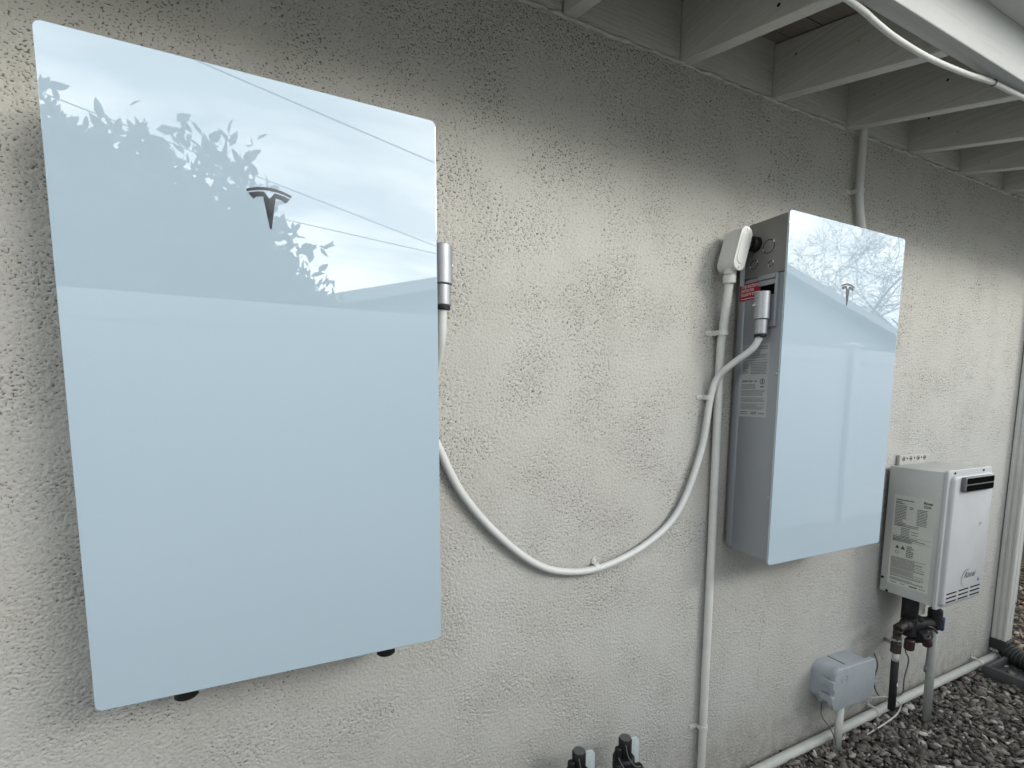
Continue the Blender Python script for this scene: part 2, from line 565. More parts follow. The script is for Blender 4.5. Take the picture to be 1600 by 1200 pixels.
def slab(poly, y_back, y_front, bev):
    """rounded plate facing -y with softened front edge"""
    b = bmesh.new()
    A = [b.verts.new((x, y_back, z)) for x, z in poly]
    F = [b.verts.new((x, y_front, z)) for x, z in poly]
    n = len(poly)
    b.faces.new(A)
    ff = b.faces.new(F[::-1])
    for i in range(n):
        b.faces.new((A[i], F[i], F[(i + 1) % n], A[(i + 1) % n]))
    bmesh.ops.recalc_face_normals(b, faces=list(b.faces))
    if bev:
        bmesh.ops.bevel(b, geom=list(ff.edges), offset=bev, segments=3, profile=0.5, affect='EDGES')
    return b


# ================================================================== SETTING
# ground sheet
b = MB()
b.box(-60, 60, -70, 60, -0.5, -0.012)
g = b.build('ground', M['ground'])
g['kind'] = 'structure'


b = MB()
b.box(-14, 26, -3.6, -1.25, -0.1, 0.006)  # unseen walkway, added to bounce light onto the wall and eave
M['bounce_strip'] = simple('pale_bounce_concrete', (0.42, 0.415, 0.40), 0.9, var=0.25, vscale=30, bump=0.004, bscale=120, dirt=0.3)
b.build('path', M['bounce_strip'])['kind'] = 'structure'


def stones(name, pts, smin, smax, mat):
    n = len(pts)
    base = np.array([(x, y, z) for z in (-1, 1) for y in (-1, 1) for x in (-1, 1)], float)
    t = (1 + 5 ** 0.5) / 2
    ico = np.array([(-1, t, 0), (1, t, 0), (-1, -t, 0), (1, -t, 0), (0, -1, t), (0, 1, t), (0, -1, -t), (0, 1, -t), (t, 0, -1), (t, 0, 1), (-t, 0, -1), (-t, 0, 1)], float)
    ico /= np.linalg.norm(ico[0])
    F = np.array([(0, 11, 5), (0, 5, 1), (0, 1, 7), (0, 7, 10), (0, 10, 11), (1, 5, 9), (5, 11, 4), (11, 10, 2), (10, 7, 6), (7, 1, 8), (3, 9, 4), (3, 4, 2), (3, 2, 6), (3, 6, 8), (3, 8, 9), (4, 9, 5), (2, 4, 11), (6, 2, 10), (8, 6, 7), (9, 8, 1)])
    V = np.repeat(ico[None], n, 0)
    V = V * (1 + rng.uniform(-0.48, 0.34, (n, 12, 1)))
    V = np.sign(V) * np.abs(V) ** 0.8
    sz = smin + (smax - smin) * rng.random(n) ** 1.8
    ax = np.stack([sz, sz * rng.uniform(0.42, 0.8, n), sz * rng.uniform(0.16, 0.42, n)], 1)
    V = V * ax[:, None, :]
    yaw = rng.uniform(0, 2 * np.pi, n)
    tilt = rng.normal(0, 0.45, n)
    roll = rng.normal(0, 0.45, n)
    cy, sy = np.cos(yaw), np.sin(yaw)
    ct, st = np.cos(tilt), np.sin(tilt)
    cr, sr = np.cos(roll), np.sin(roll)
    x, y, z = V[..., 0], V[..., 1], V[..., 2]
    y, z = y * cr[:, None] - z * sr[:, None], y * sr[:, None] + z * cr[:, None]
    x, z = x * ct[:, None] + z * st[:, None], -x * st[:, None] + z * ct[:, None]
    x, y = x * cy[:, None] - y * sy[:, None], x * sy[:, None] + y * cy[:, None]
    V = np.stack([x, y, z], -1) + pts[:, None, :]
    V = V.reshape(-1, 3)
    FF = (F[None] + 12 * np.arange(n)[:, None, None]).reshape(-1)
    me = bpy.data.meshes.new(name)
    me.vertices.add(len(V))
    me.vertices.foreach_set('co', V.ravel())
    me.loops.add(len(FF))
    me.loops.foreach_set('vertex_index', FF.astype(np.int32))
    me.polygons.add(len(FF) // 3)
    me.polygons.foreach_set('loop_start', np.arange(0, len(FF), 3, dtype=np.int32))
    me.update(calc_edges=True)
    o = link(name, me, mat)
    o['kind'] = 'stuff'
    return o


def scatter(n, x0, x1, y0, y1, zs=0.012):
    p = np.stack([rng.uniform(x0, x1, n), rng.uniform(y0, y1, n), rng.normal(0.0, zs, n)], 1)
    return p


pa = np.concatenate([scatter(17000, 1.5, 4.0, -1.0, -0.005), scatter(4000, -0.6, 1.5, -1.0, -0.02), scatter(2500, -1.0, 5.0, -1.25, -1.0)])
pa[:, 2] = np.clip(pa[:, 2], -0.012, 0.016) - 0.004
stones('gravel', pa, 0.008, 0.027, M['stone'])
pc = np.concatenate([scatter(900, 1.5, 4.0, -1.0, -0.03)])
pc[:, 2] = 0.004
stones('gravel', pc, 0.018, 0.036, M['stone'])
pb = np.concatenate([scatter(7000, 4.0, 7.0, -1.0, 2.2)])
pb[:, 2] = np.clip(pb[:, 2], -0.012, 0.016)
stones('gravel', pb, 0.012, 0.034, M['tanstone'])

# ------------------------------------------------------------------ the house: wall and eave
XE = 3.935
house = thing('house', 'speckled pale stucco house wall under an open white painted eave', 'house', (0.5, 0, 0))
def stucco_wall():
    st = 0.0028
    nx, nz = 2700, 900
    fx = np.fft.fftfreq(nx, st)[:, None]
    fz = np.fft.rfftfreq(nz, st)[None, :]
    def field(seed, wl, bw, ex=1.0, ang=0.0):
        r_ = np.random.default_rng(seed)
        ca, sa = math.cos(ang), math.sin(ang)
        u, w_ = fx * ca + fz * sa, (-fx * sa + fz * ca) * ex
        f = np.hypot(u, w_)
        flt = np.exp(-0.5 * ((f - 1 / wl) / (bw / wl)) ** 2)
        a = np.fft.irfft2(np.fft.rfft2(r_.normal(size=(nx, nz))) * flt, s=(nx, nz))
        return a / a.std()
    n1 = field(1, 0.0070, 0.22, 0.80, 0.5)
    n2 = field(2, 0.0165, 0.35)
    n3 = field(3, 0.0100, 0.25)
    n4 = field(4, 0.30, 0.6)
    h = 0.74 * n1 + 0.22 * n2 + 0.36 * n3
    h = np.tanh(h * 0.9 + 0.25) - 0.12
    h = h * 0.0025 * (1 + 0.17 * np.clip(n4, -2, 2))
    X0 = -3.6
    cols = np.concatenate([np.arange(-3.6, -1.15, 0.021), np.arange(-1.15, -0.5, 0.007), np.arange(-0.5, 1.75, 0.0028), np.arange(1.75, XE, 0.0050), [XE]])
    rows = np.concatenate([np.arange(-0.03, 2.4805, 0.0028), [2.482]])
    ix = (cols - X0) / st
    i0 = np.clip(np.floor(ix).astype(int), 0, nx - 2)
    fr = (ix - i0)[:, None]
    iz = np.clip(((rows + 0.03) / st).round().astype(int), 0, nz - 1)
    hc = h[i0] * (1 - fr) + h[i0 + 1] * fr
    cs = np.cumsum(np.concatenate([np.zeros((1, nz)), h]), 0)
    gap = np.gradient(cols)
    for c_ in np.nonzero(gap > 0.0060)[0]:           # coarse columns take the mean relief of their width
        w_ = max(1, int(round(gap[c_] / st / 2)))
        a_, b_ = max(0, i0[c_] - w_), min(nx, i0[c_] + w_ + 1)
        hc[c_] = (cs[b_] - cs[a_]) / (b_ - a_)
    hh = hc[:, iz]
    nc, nr_ = len(cols), len(rows)
    V = np.empty((nc, nr_, 3))
    V[..., 0] = cols[:, None]; V[..., 1] = -hh; V[..., 2] = rows[None]
    V[-1, :, 1] += 0.002
    idx = np.arange(nc * nr_).reshape(nc, nr_)
    F = np.stack([idx[:-1, :-1], idx[1:, :-1], idx[1:, 1:], idx[:-1, 1:]], -1).reshape(-1, 4)
    bx_ = np.array([(x, y, z) for z in (-0.1, 2.4815) for y in (0.006, 0.16) for x in (-3.6, XE)], float)
    bf = np.array([(0, 2, 3, 1), (4, 5, 7, 6), (0, 1, 5, 4), (2, 6, 7, 3), (0, 4, 6, 2), (1, 3, 7, 5)]) + nc * nr_
    V = np.concatenate([V.reshape(-1, 3), bx_]); F = np.concatenate([F, bf])
    me = bpy.data.meshes.new('wall')
    me.vertices.add(len(V)); me.vertices.foreach_set('co', V.ravel())
    me.loops.add(F.size); me.loops.foreach_set('vertex_index', F.ravel().astype(np.int32))
    me.polygons.add(len(F)); me.polygons.foreach_set('loop_start', np.arange(0, F.size, 4, dtype=np.int32))
    sm = np.ones(len(F), bool); sm[-6:] = False
    me.polygons.foreach_set('use_smooth', sm)
    me.update(calc_edges=True)
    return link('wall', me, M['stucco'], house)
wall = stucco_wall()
b = MB()
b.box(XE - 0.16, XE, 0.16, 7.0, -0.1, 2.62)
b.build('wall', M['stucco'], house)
# trowelled lip where the stucco meets the blocking
pts = []
x = -3.6
while x < XE:
    pts.append((x, 0.002 + random.uniform(-.003, .003), 2.480 + random.uniform(-.004, .004)))
    x += 0.022
b = MB()
b.tube(pts, [random.uniform(.004, .008) for _ in pts], 7)
b.build('sealant_bead', M['caulk'], wall)

roof = MB()
SL = 0.2666
def zu(y):            # underside of the rafters
    return 2.484 + SL * y
y0, y1 = -0.70, 3.2
rp = [(y0, zu(y0) + 0.205), (y1, zu(y1) + 0.205), (y1, zu(y1) + 0.225), (y0, zu(y0) + 0.225)]
roof.prism(rp, lambda u, v: (-3.9, u, v), (8.4, 0, 0))
roof = roof.build('roof', M['shingle'], house)
# rafters
proto = None
for i in range(-12, 8):
    x = 1.425 + 0.4075 * i
    if proto is None:
        b = MB()
        poly = [(-0.494, zu(-0.494)), (0.155, zu(0.155)), (0.155, zu(0.155) + 0.172), (-0.494, zu(-0.494) + 0.172)]
        b.prism(poly, lambda u, v: (0, u, v), (0.038, 0, 0))
        bmesh.ops.bevel(b.bm, geom=list(b.bm.edges), offset=0.0025, segments=1, affect='EDGES')
        proto = b.build('rafter', M['rafter'], roof)
        proto.location = (x, 0, 0)
        rafter_x0 = x
    else:
        o = proto.copy()
        col.objects.link(o)
        o.parent = roof
        o.location = (x, 0, 0)
nl = random.Random(3)
for i in range(-2, 6):                           # nail heads and knots on the rafter flanks
    x = 1.425 + 0.4075 * i
    for k in range(4):
        yy = nl.uniform(-0.46, -0.05) if k else -0.475
        zz = zu(yy) + nl.uniform(0.03, 0.13)
        b = MB()
        b.cyl((x + 0.0005, yy, zz), (x - 0.0010, yy, zz), nl.uniform(0.0028, 0.0048), 8)
        b.build('nail_head', M['black'] if k < 2 else M['caulk'], roof)
bl = None
for i in range(-12, 7):
    x = 1.425 + 0.4075 * i + 0.040
    if bl is None:
        b = MB()
        b.box(0, 0.3625, 0.0, 0.036, 2.489, 2.665)
        for k in range(7):                       # resawn grooves
            zz = 2.500 + k * 0.013
            b.box(0.0005, 0.362, -0.0022, 0.001, zz, zz + 0.0085)
        bl = b.build('blocking_board', M['block'], roof)
        bl.location = (x, 0.004, 0)
    else:
        o = bl.copy()
        col.objects.link(o)
        o.parent = roof
        o.location = (x, 0.004, 0)
# sheathing boards above the rafters
for k in range(6):
    ya = -0.494 + k * 0.112
    b = MB()
    poly = [(ya, zu(ya) + 0.175), (ya + 0.108, zu(ya + 0.108) + 0.175), (ya + 0.108, zu(ya + 0.108) + 0.194), (ya, zu(ya) + 0.194)]
    b.prism(poly, lambda u, v: (-3.85, u, v), (8.25, 0, 0))
    b.build('sheathing_board', M['deck'], roof)
b = MB()
b.box(-3.88, 4.45, -0.536, -0.4965, 2.350, 2.53, 0.003)
b.build('fascia_board', M['fascia'], roof)
b = MB()
b.prism([(-0.537, 2.58), (-0.537, 2.475), (-0.61, 2.475), (-0.645, 2.51), (-0.66, 2.56), (-0.66, 2.585), (-0.655, 2.585), (-0.654, 2.56), (-0.639, 2.512), (-0.607, 2.479), (-0.541, 2.479), (-0.541, 2.58)], lambda u, v: (-3.9, u, v), (8.4, 0, 0))
b.build('gutter', M['downspout'], roof)

# ------------------------------------------------------------------ battery units
W, H, FY = 0.609, 1.099, -0.205


def emblem(cx, cz, y, parent):
    """two-piece T mark printed on the glass, 72 mm wide"""
    k = 0.0362
    def arc(xs, z0, sag):
        return [(x, z0 - sag * x * x) for x in xs]
    xs = [-1 + i / 8 for i in range(17)]
    top = arc(xs, 0.955, 0.23)
    low = arc([x * 0.945 for x in xs][::-1], 0.825, 0.22)
    bar = top + low
    up = lambda x: 0.745 - 0.22 * x * x
    wing = [(-0.90, up(0.90)), (-0.7, up(.7)), (-0.5, up(.5)), (-0.235, up(.235)), (0, 0.42), (0.235, up(.235)), (0.5, up(.5)), (0.7, up(.7)), (0.90, up(.9)),
            (0.80, 0.42), (0.68, 0.33), (0.60, 0.42), (0.48, 0.47), (0.27, 0.50), (0.04, -0.98), (0, -1.02), (-0.04, -0.98), (-0.27, 0.50), (-0.48, 0.47), (-0.60, 0.42), (-0.68, 0.33), (-0.80, 0.42)]
    e = MB()
    for poly in (bar, wing):
        e.prism([(cx + px * k, cz + pz * k) for px, pz in poly], lambda u, v: (u, y, v), (0, -0.0006, 0))
    bmesh.ops.triangulate(e.bm, faces=[f for f in e.bm.faces if len(f.verts) > 4])
    return e.build('emblem', M['emblem'], parent)


def cable_port(side, xf, parent):
    """cast housing on the flank; side=-1 faces -x, +1 faces +x; xf = flank plane"""
    X = lambda d: xf + side * d
    b = MB()
    def bx(d0, d1, y0_, y1_, z0_, z1_, bev=0.0015):
        a, c = sorted((X(d0), X(d1)))
        b.box(a, c, y0_, y1_, z0_, z1_, bev)
    bx(0.0, 0.014, -0.178, -0.171, 1.700, 1.862)
    bx(0.0, 0.014, -0.171, -0.108, 1.848, 1.862)
    bx(0.0, 0.012, -0.171, -0.108, 1.830, 1.846)
    bx(0.0, 0.008, -0.171, -0.118, 1.700, 1.800)
    h = b.build('port_frame', M['case'], parent, smooth=30)
    b = MB()
    bx(0.0, 0.003, -0.1705, -0.112, 1.800, 1.830, 0)
    b.build('port_slot', M['void'], h)
    b = MB()
    b.cyl((X(0.034), -0.146, 1.722), (X(0.034), -0.146, 1.806), 0.0235, 28, 0.0015)
    b.cyl((X(0.034), -0.146, 1.676), (X(0.034), -0.146, 1.7215), 0.0195, 28, 0.002)
    c = b.build('cable_gland', M['alu'], parent, smooth=35)
    b = MB()
    b.cyl((X(0.034), -0.146, 1.668), (X(0.034), -0.146, 1.6755), 0.0175, 24)
    b.build('gland_seal', M['black'], c, smooth=35)
    b = MB()
    b.cyl((X(0.0565), -0.140, 1.766), (X(0.0600), -0.1395, 1.766), 0.0055, 14, 0.001)
    b.build('screw', M['steel'], c, smooth=35)
    b = MB()
    b.cyl((X(0.0470), -0.128, 1.766), (X(0.0500), -0.1245, 1.766), 0.0050, 14, 0.001)
    b.build('screw', M['steel'], c, smooth=35)


def unit(name, label, x0, ztop, side):
    z0 = ztop - H
    t = thing(name, label, 'battery', (x0 + W / 2, -0.0, z0), 'wall mounted home batteries')
    m = MB()
    m.merge(slab(rounded_rect(x0, x0 + W, z0, ztop, 0.011), FY + 0.0052, FY, 0.0014))
    pn = m.build('front_panel', M['glass'], t)
    b = MB()
    b.merge(slab(rounded_rect(x0 + 0.0008, x0 + W - 0.0008, z0 + 0.0008, ztop - 0.0008, 0.0105), FY + 0.0066, FY + 0.0053, 0))
    b.build('panel_edge', M['glass_edge'], pn)
    emblem(x0 + W / 2 - 0.001, ztop - 0.219, FY - 0.0002, pn)
    b = MB()
    b.box(x0 + 0.007, x0 + W - 0.007, FY + 0.0085, -0.050, z0 + 0.010, z0 + H - 0.176, 0.0025)
    b.box(x0 + 0.0085, x0 + W - 0.0085, -0.050, -0.016, z0 + 0.012, z0 + H - 0.177, 0.010, 3)
    b.build('body', M['case'], t, smooth=35)
    b = MB()
    b.box(x0 + 0.007, x0 + W - 0.007, FY + 0.0085, -0.050, ztop - 0.174, ztop - 0.003, 0.0025)
    b.box(x0 + 0.0085, x0 + W - 0.0085, -0.050, -0.016, ztop - 0.1735, ztop - 0.006, 0.008, 3)
    b.build('wiring_cover', M['case_dark'], t, smooth=35)
    b = MB()
    b.box(x0 + 0.02, x0 + W - 0.02, -0.0165, -0.001, z0 + 0.06, ztop - 0.06)
    b.build('mounting_bracket', M['case_dark'], t)
    cable_port(side, x0 + 0.007 if side < 0 else x0 + W - 0.007, t)
    return t


u1 = unit('wall_battery', 'large white glass battery nearest the camera, reflecting shrub leaves and wires', 0.0, H + 0.93, +1)
for fx in (0.112, 0.504):
    b = MB()
    b.cyl((fx, -0.10, 0.868), (fx, -0.10, 0.9395), 0.021, 20, 0.003)
    b.build('foot', M['black'], u1, smooth=35)

X2 = 1.685
ZT2 = 1.1089 + 0.93
u2 = unit('wall_battery', 'farther white glass battery with a red sticker on its grey side', X2, ZT2, -1)
XF = X2 + 0.007
# knock-outs in the wiring cover
for (yy, zz, r) in ((-0.131, 1.951, 0.0215), (-0.079, 1.906, 0.0145), (-0.142, 1.896, 0.0095)):
    b = MB()
    b.ring((XF, yy, zz), (-1, 0, 0), r - 0.0022, r, 0.0005)
    k = b.build('knockout', M['black'], u2)
    for a in (35, 200):
        b = MB()
        py, pz = yy - r * math.cos(R(a)), zz + r * math.sin(R(a))
        b.box(XF - 0.0012, XF, py - 0.0022, py + 0.0022, pz - 0.0036, pz + 0.0036, 0.0005, 1)
        b.build('bridge_tab', M['steel'], k)
for zz in (1.553, 1.159):
    b = MB()
    b.cyl((XF, -0.187, zz), (XF - 0.003, -0.187, zz), 0.0048, 16, 0.0008)
    sc = b.build('screw', M['steel'], u2, smooth=40)
    b = MB()
    b.cyl((XF - 0.003, -0.187, zz), (XF - 0.0034, -0.187, zz), 0.0022, 6)
    b.build('screw_socket', M['black'], sc)
# bracket arm under the conduit fitting
b = MB()
b.box(XF - 0.020, XF - 0.001, -0.046, -0.042, 1.842, 1.93, 0.001, 1)
b.build('bracket_arm', M['silver_label'], u2)
# red sticker
b = MB()
b.box(XF - 0.0005, XF, -0.112, -0.030, 1.797, 1.851)
st = b.build('warning_label', M['red'], u2)
st['label'] = 'red sticker with white capital lettering'
b = MB()
for i, (line, wd) in enumerate((('RAPID SHUTDOWN', 0.074), ('SWITCH FOR', 0.050), ('SOLAR PV SYSTEM', 0.074))):
    place_text(b, text_mesh(line, wd, bold=0.012, height=0.0095), LEFT, (XF - 0.0007, -0.034, 1.8365 - i * 0.0128))
b.build('lettering', M['ink_white'], st)['kind'] = 'stuff'
b = MB()
for i in range(14):
    ya = -0.035 - i * 0.0052
    b.box(XF - 0.0007, XF - 0.0005, ya - 0.004, ya, 1.8015, 1.8035)
b.build('fine_print', M['ink_white'], st)['kind'] = 'stuff'


def print_lines(mb, place, x0, x1, z0, z1, step, h, fill=1.0):
    """rows of small word-like bars; place(u0,u1,v0,v1) adds one bar"""
    z = z1
    while z - h > z0:
        u = x0
        end = x0 + (x1 - x0) * (fill if fill < 1 else random.choice((1, 1, 1, 0.93, 0.7)))
        while u < end:
            w_ = random.uniform(0.0022, 0.0075)
            place(u, min(u + w_, end), z - h, z)
            u += w_ + 0.0012
        z -= step


# silver rating label
b = MB()
b.box(XF - 0.0005, XF, -0.158, -0.050, 1.415, 1.650)
lb = b.build('rating_label', M['silver_label'], u2)
ink, pale = MB(), MB()
def bar(mb):
    return lambda u0, u1, v0, v1: mb.box(XF - 0.0007, XF - 0.0005, -u1, -u0, v0, v1)
print_lines(pale, bar(pale), 0.056, 0.150, 1.600, 1.644, 0.0068, 0.0034)
print_lines(pale, bar(pale), 0.058, 0.080, 1.555, 1.595, 0.0050, 0.0026)
print_lines(pale, bar(pale), 0.090, 0.150, 1.550, 1.592, 0.0050, 0.0024)
for u in (0.058, 0.066, 0.074, 0.084, 0.092):
    ink.ring((XF - 0.0005, -u - 0.004, 1.532), (-1, 0, 0), 0.0016, 0.0034, 0.0002, 14)
ink.box(XF - 0.0007, XF - 0.0005, -0.117, -0.106, 1.5305, 1.5335)
ink.ring((XF - 0.0005, -0.137, 1.530), (-1, 0, 0), 0.0072, 0.0092, 0.0002, 22)
place_text(ink, text_mesh('ETL', 0.010, bold=0.02), LEFT, (XF - 0.0007, -0.132, 1.528)) if False else None
ink.box(XF - 0.0007, XF - 0.0005, -0.139, -0.135, 1.524, 1.536)
ink.box(XF - 0.0007, XF - 0.0005, -0.143, -0.131, 1.511, 1.515)
ink.box(XF - 0.0007, XF - 0.0005, -0.150, -0.056, 1.5985, 1.5995)
for za, zb in ((1.506, 1.522), (1.481, 1.503), (1.462, 1.478), (1.437, 1.458)):
    print_lines(pale, bar(pale), 0.057, 0.148 if za != 1.506 else 0.112, za, zb, 0.0040, 0.0021)
print_lines(ink, bar(ink), 0.056, 0.085, 1.420, 1.432, 0.0055, 0.0022)
print_lines(ink, bar(ink), 0.098, 0.122, 1.420, 1.432, 0.0055, 0.0028)
print_lines(ink, bar(ink), 0.128, 0.150, 1.420, 1.428, 0.0055, 0.0030)
ink.build('print', M['ink'], lb)['kind'] = 'stuff'
pale.build('print', M['ink_pale'], lb)['kind'] = 'stuff'

# ------------------------------------------------------------------ conduit with LB fitting
cx = 1.622
cd = thing('conduit', 'painted rigid conduit rising straight up the wall to an elbow fitting at the farther battery', 'conduit', (cx, -0.03, 0))
b = MB()
b.tube(bez([(1.632, -0.020, -0.02), (1.630, -0.020, 0.6), (1.627, -0.020, 1.2), (1.622, -0.022, 1.60), (1.617, -0.034, 1.70), (1.610, -0.052, 1.80), (1.607, -0.060, 1.852)], 8), 0.0138, 20)
b.build('pipe', M['conduit'], cd)
b = MB()
b.cyl((1.606, -0.060, 1.842), (1.604, -0.062, 1.868), 0.0200, 24, 0.002)
b.cyl((1.604, -0.062, 1.8685), (1.604, -0.064, 1.885), 0.0190, 24, 0.002)
b.build('collar', M['conduit'], cd, smooth=35)
# fitting body: oval section (x-z) extruded in y, leaning a little
def obl(cx_, cz_, hw, hh, seg=10):
    out = []
    for k in range(seg + 1):
        a = math.pi * k / seg
        out.append((cx_ + hw * math.cos(a), cz_ + hh - hw + hw * math.sin(a)))
    for k in range(seg + 1):
        a = math.pi + math.pi * k / seg
        out.append((cx_ + hw * math.cos(a), cz_ - hh + hw + hw * math.sin(a)))
    return out
lean = Matrix.Translation((1.617, -0.07, 1.942)) @ Matrix.Rotation(R(16), 4, 'Y') @ Matrix.Translation((-1.617, 0.07, -1.942))
m = MB()
sl = slab(obl(1.617, 1.944, 0.0225, 0.068), -0.028, -0.094, 0.002)
sl.transform(lean)
m.merge(sl)
fit = m.build('elbow_fitting', M['conduit'], cd, smooth=40)
m = MB()
sl = slab(obl(1.617, 1.944, 0.0248, 0.071), -0.0942, -0.0985, 0.0012)
sl.transform(lean)
m.merge(sl)
sl = slab(obl(1.617, 1.944, 0.0175, 0.050), -0.0985, -0.1003, 0.0012)
sl.transform(lean)
m.merge(sl)
m.build('cover_plate', M['conduit'], fit, smooth=40)
for zz in (1.944 - 0.062, 1.944 + 0.062):
    b = MB()
    p = lean @ Vector((1.617, -0.0985, zz))
    b.cyl(p, p + Vector((0, -0.002, 0)), 0.0036, 12)
    b.build('screw', M['steel'], fit)
b = MB()
b.cyl((1.640, -0.078, 1.968), (1.668, -0.082, 1.968), 0.018, 18)
b.cyl((1.664, -0.082, 1.968), (1.6905, -0.084, 1.968), 0.0245, 8)
b.build('hub_nut', M['black'], cd)


def strap(name, label, c, r, side, axis, group, mat='conduit', ear=0.034):
    """one-hole strap: band round a pipe of radius r at c, pipe direction axis, ear towards side"""
    t = thing(name, label, 'strap', (c[0], 0, c[2]), group)
    ax = Vector(axis).normalized()
    sdv = Vector(side).normalized()
    out = Vector((0, -1, 0))
    hw = 0.008
    rin, rout = r + 0.0006, r + 0.003
    m = MB()
    rows = []
    c = Vector(c)
    prof = [(1.0, -(abs(c.y) - 0.0014) / rout)]
    for k in range(13):
        a = R(195 * k / 12)
        prof.append((math.cos(a), math.sin(a)))
    for rr in (rin, rout):
        for sgn in (-1, 1):
            rows.append([m.bm.verts.new(c + (sdv * px + out * py) * rr + ax * hw * sgn) for px, py in prof])
    n = len(prof)
    for i in range(n - 1):
        for (p, q) in ((0, 1), (1, 3), (3, 2), (2, 0)):
            m.bm.faces.new((rows[p][i], rows[q][i], rows[q][i + 1], rows[p][i + 1]))
    m.build('band', M[mat], t)
    m = MB()
    # ear plate on the wall
    e0 = c + sdv * (rin - 0.001)
    e1 = c + sdv * (r + ear)
    yb = -0.0012
    pts = []
    for base, w_ in ((e0, hw), (e1 - sdv * hw, hw), (e1 - sdv * hw * 0.35, hw * 0.75), (e1, hw * 0.1)):
        pts.append((base, w_))
    prev = None
    for base, w_ in pts:
        q = []
        for yy in (yb, yb - 0.0026):
            for sgn in (-1, 1):
                p = base + ax * w_ * sgn
                q.append(m.bm.verts.new((p.x, yy, p.z)))
        if prev:
            for (i, j) in ((0, 1), (1, 3), (3, 2), (2, 0)):
                m.bm.faces.new((prev[i], prev[j], q[j], q[i]))
        else:
            m.bm.faces.new((q[0], q[1], q[3], q[2]))
        prev = q
    m.bm.faces.new((prev[0], prev[1], prev[3], prev[2]))
    m.build('ear', M[mat], t)
    b = MB()
    p = c + sdv * (r + ear * 0.55)
    b.cyl((p.x, yb - 0.0026, p.z), (p.x, yb - 0.006, p.z), 0.0042, 12, 0.0008)
    b.build('screw', M[mat], t)
    return t


G_ST = 'one-hole straps on conduit and cable'
strap('conduit_strap', 'upper strap on the vertical conduit, left of the red sticker', (1.618, -0.033, 1.69), 0.0138, (-1, 0, 0), (0, 0, 1), G_ST)
strap('conduit_strap', 'lowest strap on the vertical conduit, near the bottom edge of the photo', (1.631, -0.020, 0.282), 0.0138, (-1, 0, 0), (0, 0, 1), G_ST)
strap('cable_strap', 'strap on the drooping cable where it runs beside the vertical conduit', (1.585, -0.022, 1.478), 0.0108, (-1, 0, 0), (0.12, 0, 1), G_ST, ear=0.028)
strap('cable_strap', 'strap at the lowest sag of the drooping cable', (1.150, -0.0165, 0.9525), 0.0108, (0, 0, 1), (1, 0, 0.05), G_ST, 'cable', ear=0.018)

# drooping cable between the units
b = MB()
cp = [(0.636, -0.146, 1.668), (0.636, -0.130, 1.60), (0.636, -0.070, 1.52), (0.634, -0.025, 1.43), (0.645, -0.020, 1.38), (0.664, -0.020, 1.334), (0.716, -0.020, 1.228), (0.805, -0.020, 1.115), (0.923, -0.020, 1.009), (1.029, -0.020, 0.961),
      (1.165, -0.020, 0.953), (1.336, -0.020, 1.003), (1.468, -0.020, 1.100), (1.556, -0.022, 1.295), (1.585, -0.026, 1.478), (1.600, -0.038, 1.545), (1.622, -0.080, 1.590), (1.648, -0.128, 1.632), (1.658, -0.146, 1.668)]
b.tube(bez(cp, 8), 0.0108, 14)
tag(b.build('drooping_cable', M['cable'], smooth=60), 'pale grey cable drooping in a deep curve across the wall between both batteries', 'cable')

# conduit from the eave behind the second unit
b = MB()
t = thing('conduit', 'short shaded conduit running from the eave down behind the farther battery', 'conduit', (2.30, -0.02, 2.0))
b.tube(bez([(2.302, -0.024, 2.56), (2.302, -0.024, 2.40), (2.304, -0.024, 2.26), (2.320, -0.024, 2.18), (2.345, -0.024, 2.11), (2.372, -0.024, 2.03), (2.39, -0.024, 1.93)], 6), 0.0135, 16)
b.build('pipe', M['conduit'], t)
strap('conduit_strap', 'strap on the short conduit high up under the eave', (2.303, -0.024, 2.262), 0.0135, (-1, 0, 0), (0, 0, 1), G_ST)

# cable slung below the fascia
b = MB()
b.tube(bez([(0.55, -0.50, 2.335), (1.0, -0.50, 2.36), (1.30, -0.50, 2.345), (1.476, -0.50, 2.337), (1.55, -0.50, 2.326), (1.627, -0.50, 2.318), (1.765, -0.50, 2.316), (1.93, -0.50, 2.327), (2.06, -0.50, 2.342), (2.15, -0.505, 2.342), (2.40, -0.512, 2.341), (3.2, -0.512, 2.341), (4.2, -0.512, 2.341)], 8), 0.0064, 12)
t = tag(b.build('eave_cable', M['wirewhite'], smooth=60), 'thin white cable hanging slack along the lower edge of the eave board', 'cable')
b = MB()
b.ring((2.085, -0.502, 2.3425), (1, 0, 0.1), 0.0066, 0.0082, 0.004, 16)
b.build('cable_clip', M['wire'], t)

# ------------------------------------------------------------------ water heater
hx0, hx1, hz0, hz1 = 2.675, 3.030, 0.616, 1.190
wh = thing('water_heater', 'white tankless gas water heater hung low on the wall at right', 'water heater', (2.85, 0, hz0))
b = MB()
b.box(hx0 + 0.004, hx1 - 0.004, -0.226, -0.018, hz0 + 0.006, hz1 - 0.004, 0.006, 2)
cab = b.build('cabinet', M['cabinet'], wh, smooth=35)
b = MB()
b.merge(slab(rounded_rect(hx0, hx1, hz0 - 0.004, hz1 + 0.004, 0.010), -0.2265, -0.238, 0.003))
b.merge(slab(rounded_rect(hx0 + 0.018, hx1 - 0.014, hz0 + 0.012, hz1 - 0.020, 0.018), -0.238, -0.2545, 0.009))
fc = b.build('front_cover', M['enamel'], wh, smooth=50)
b = MB()
b.merge(slab(rounded_rect(2.738, 2.976, 1.106, 1.166, 0.010), -0.2545, -0.270, 0.004))
vt = b.build('exhaust_vent', M['vent'], wh, smooth=40)
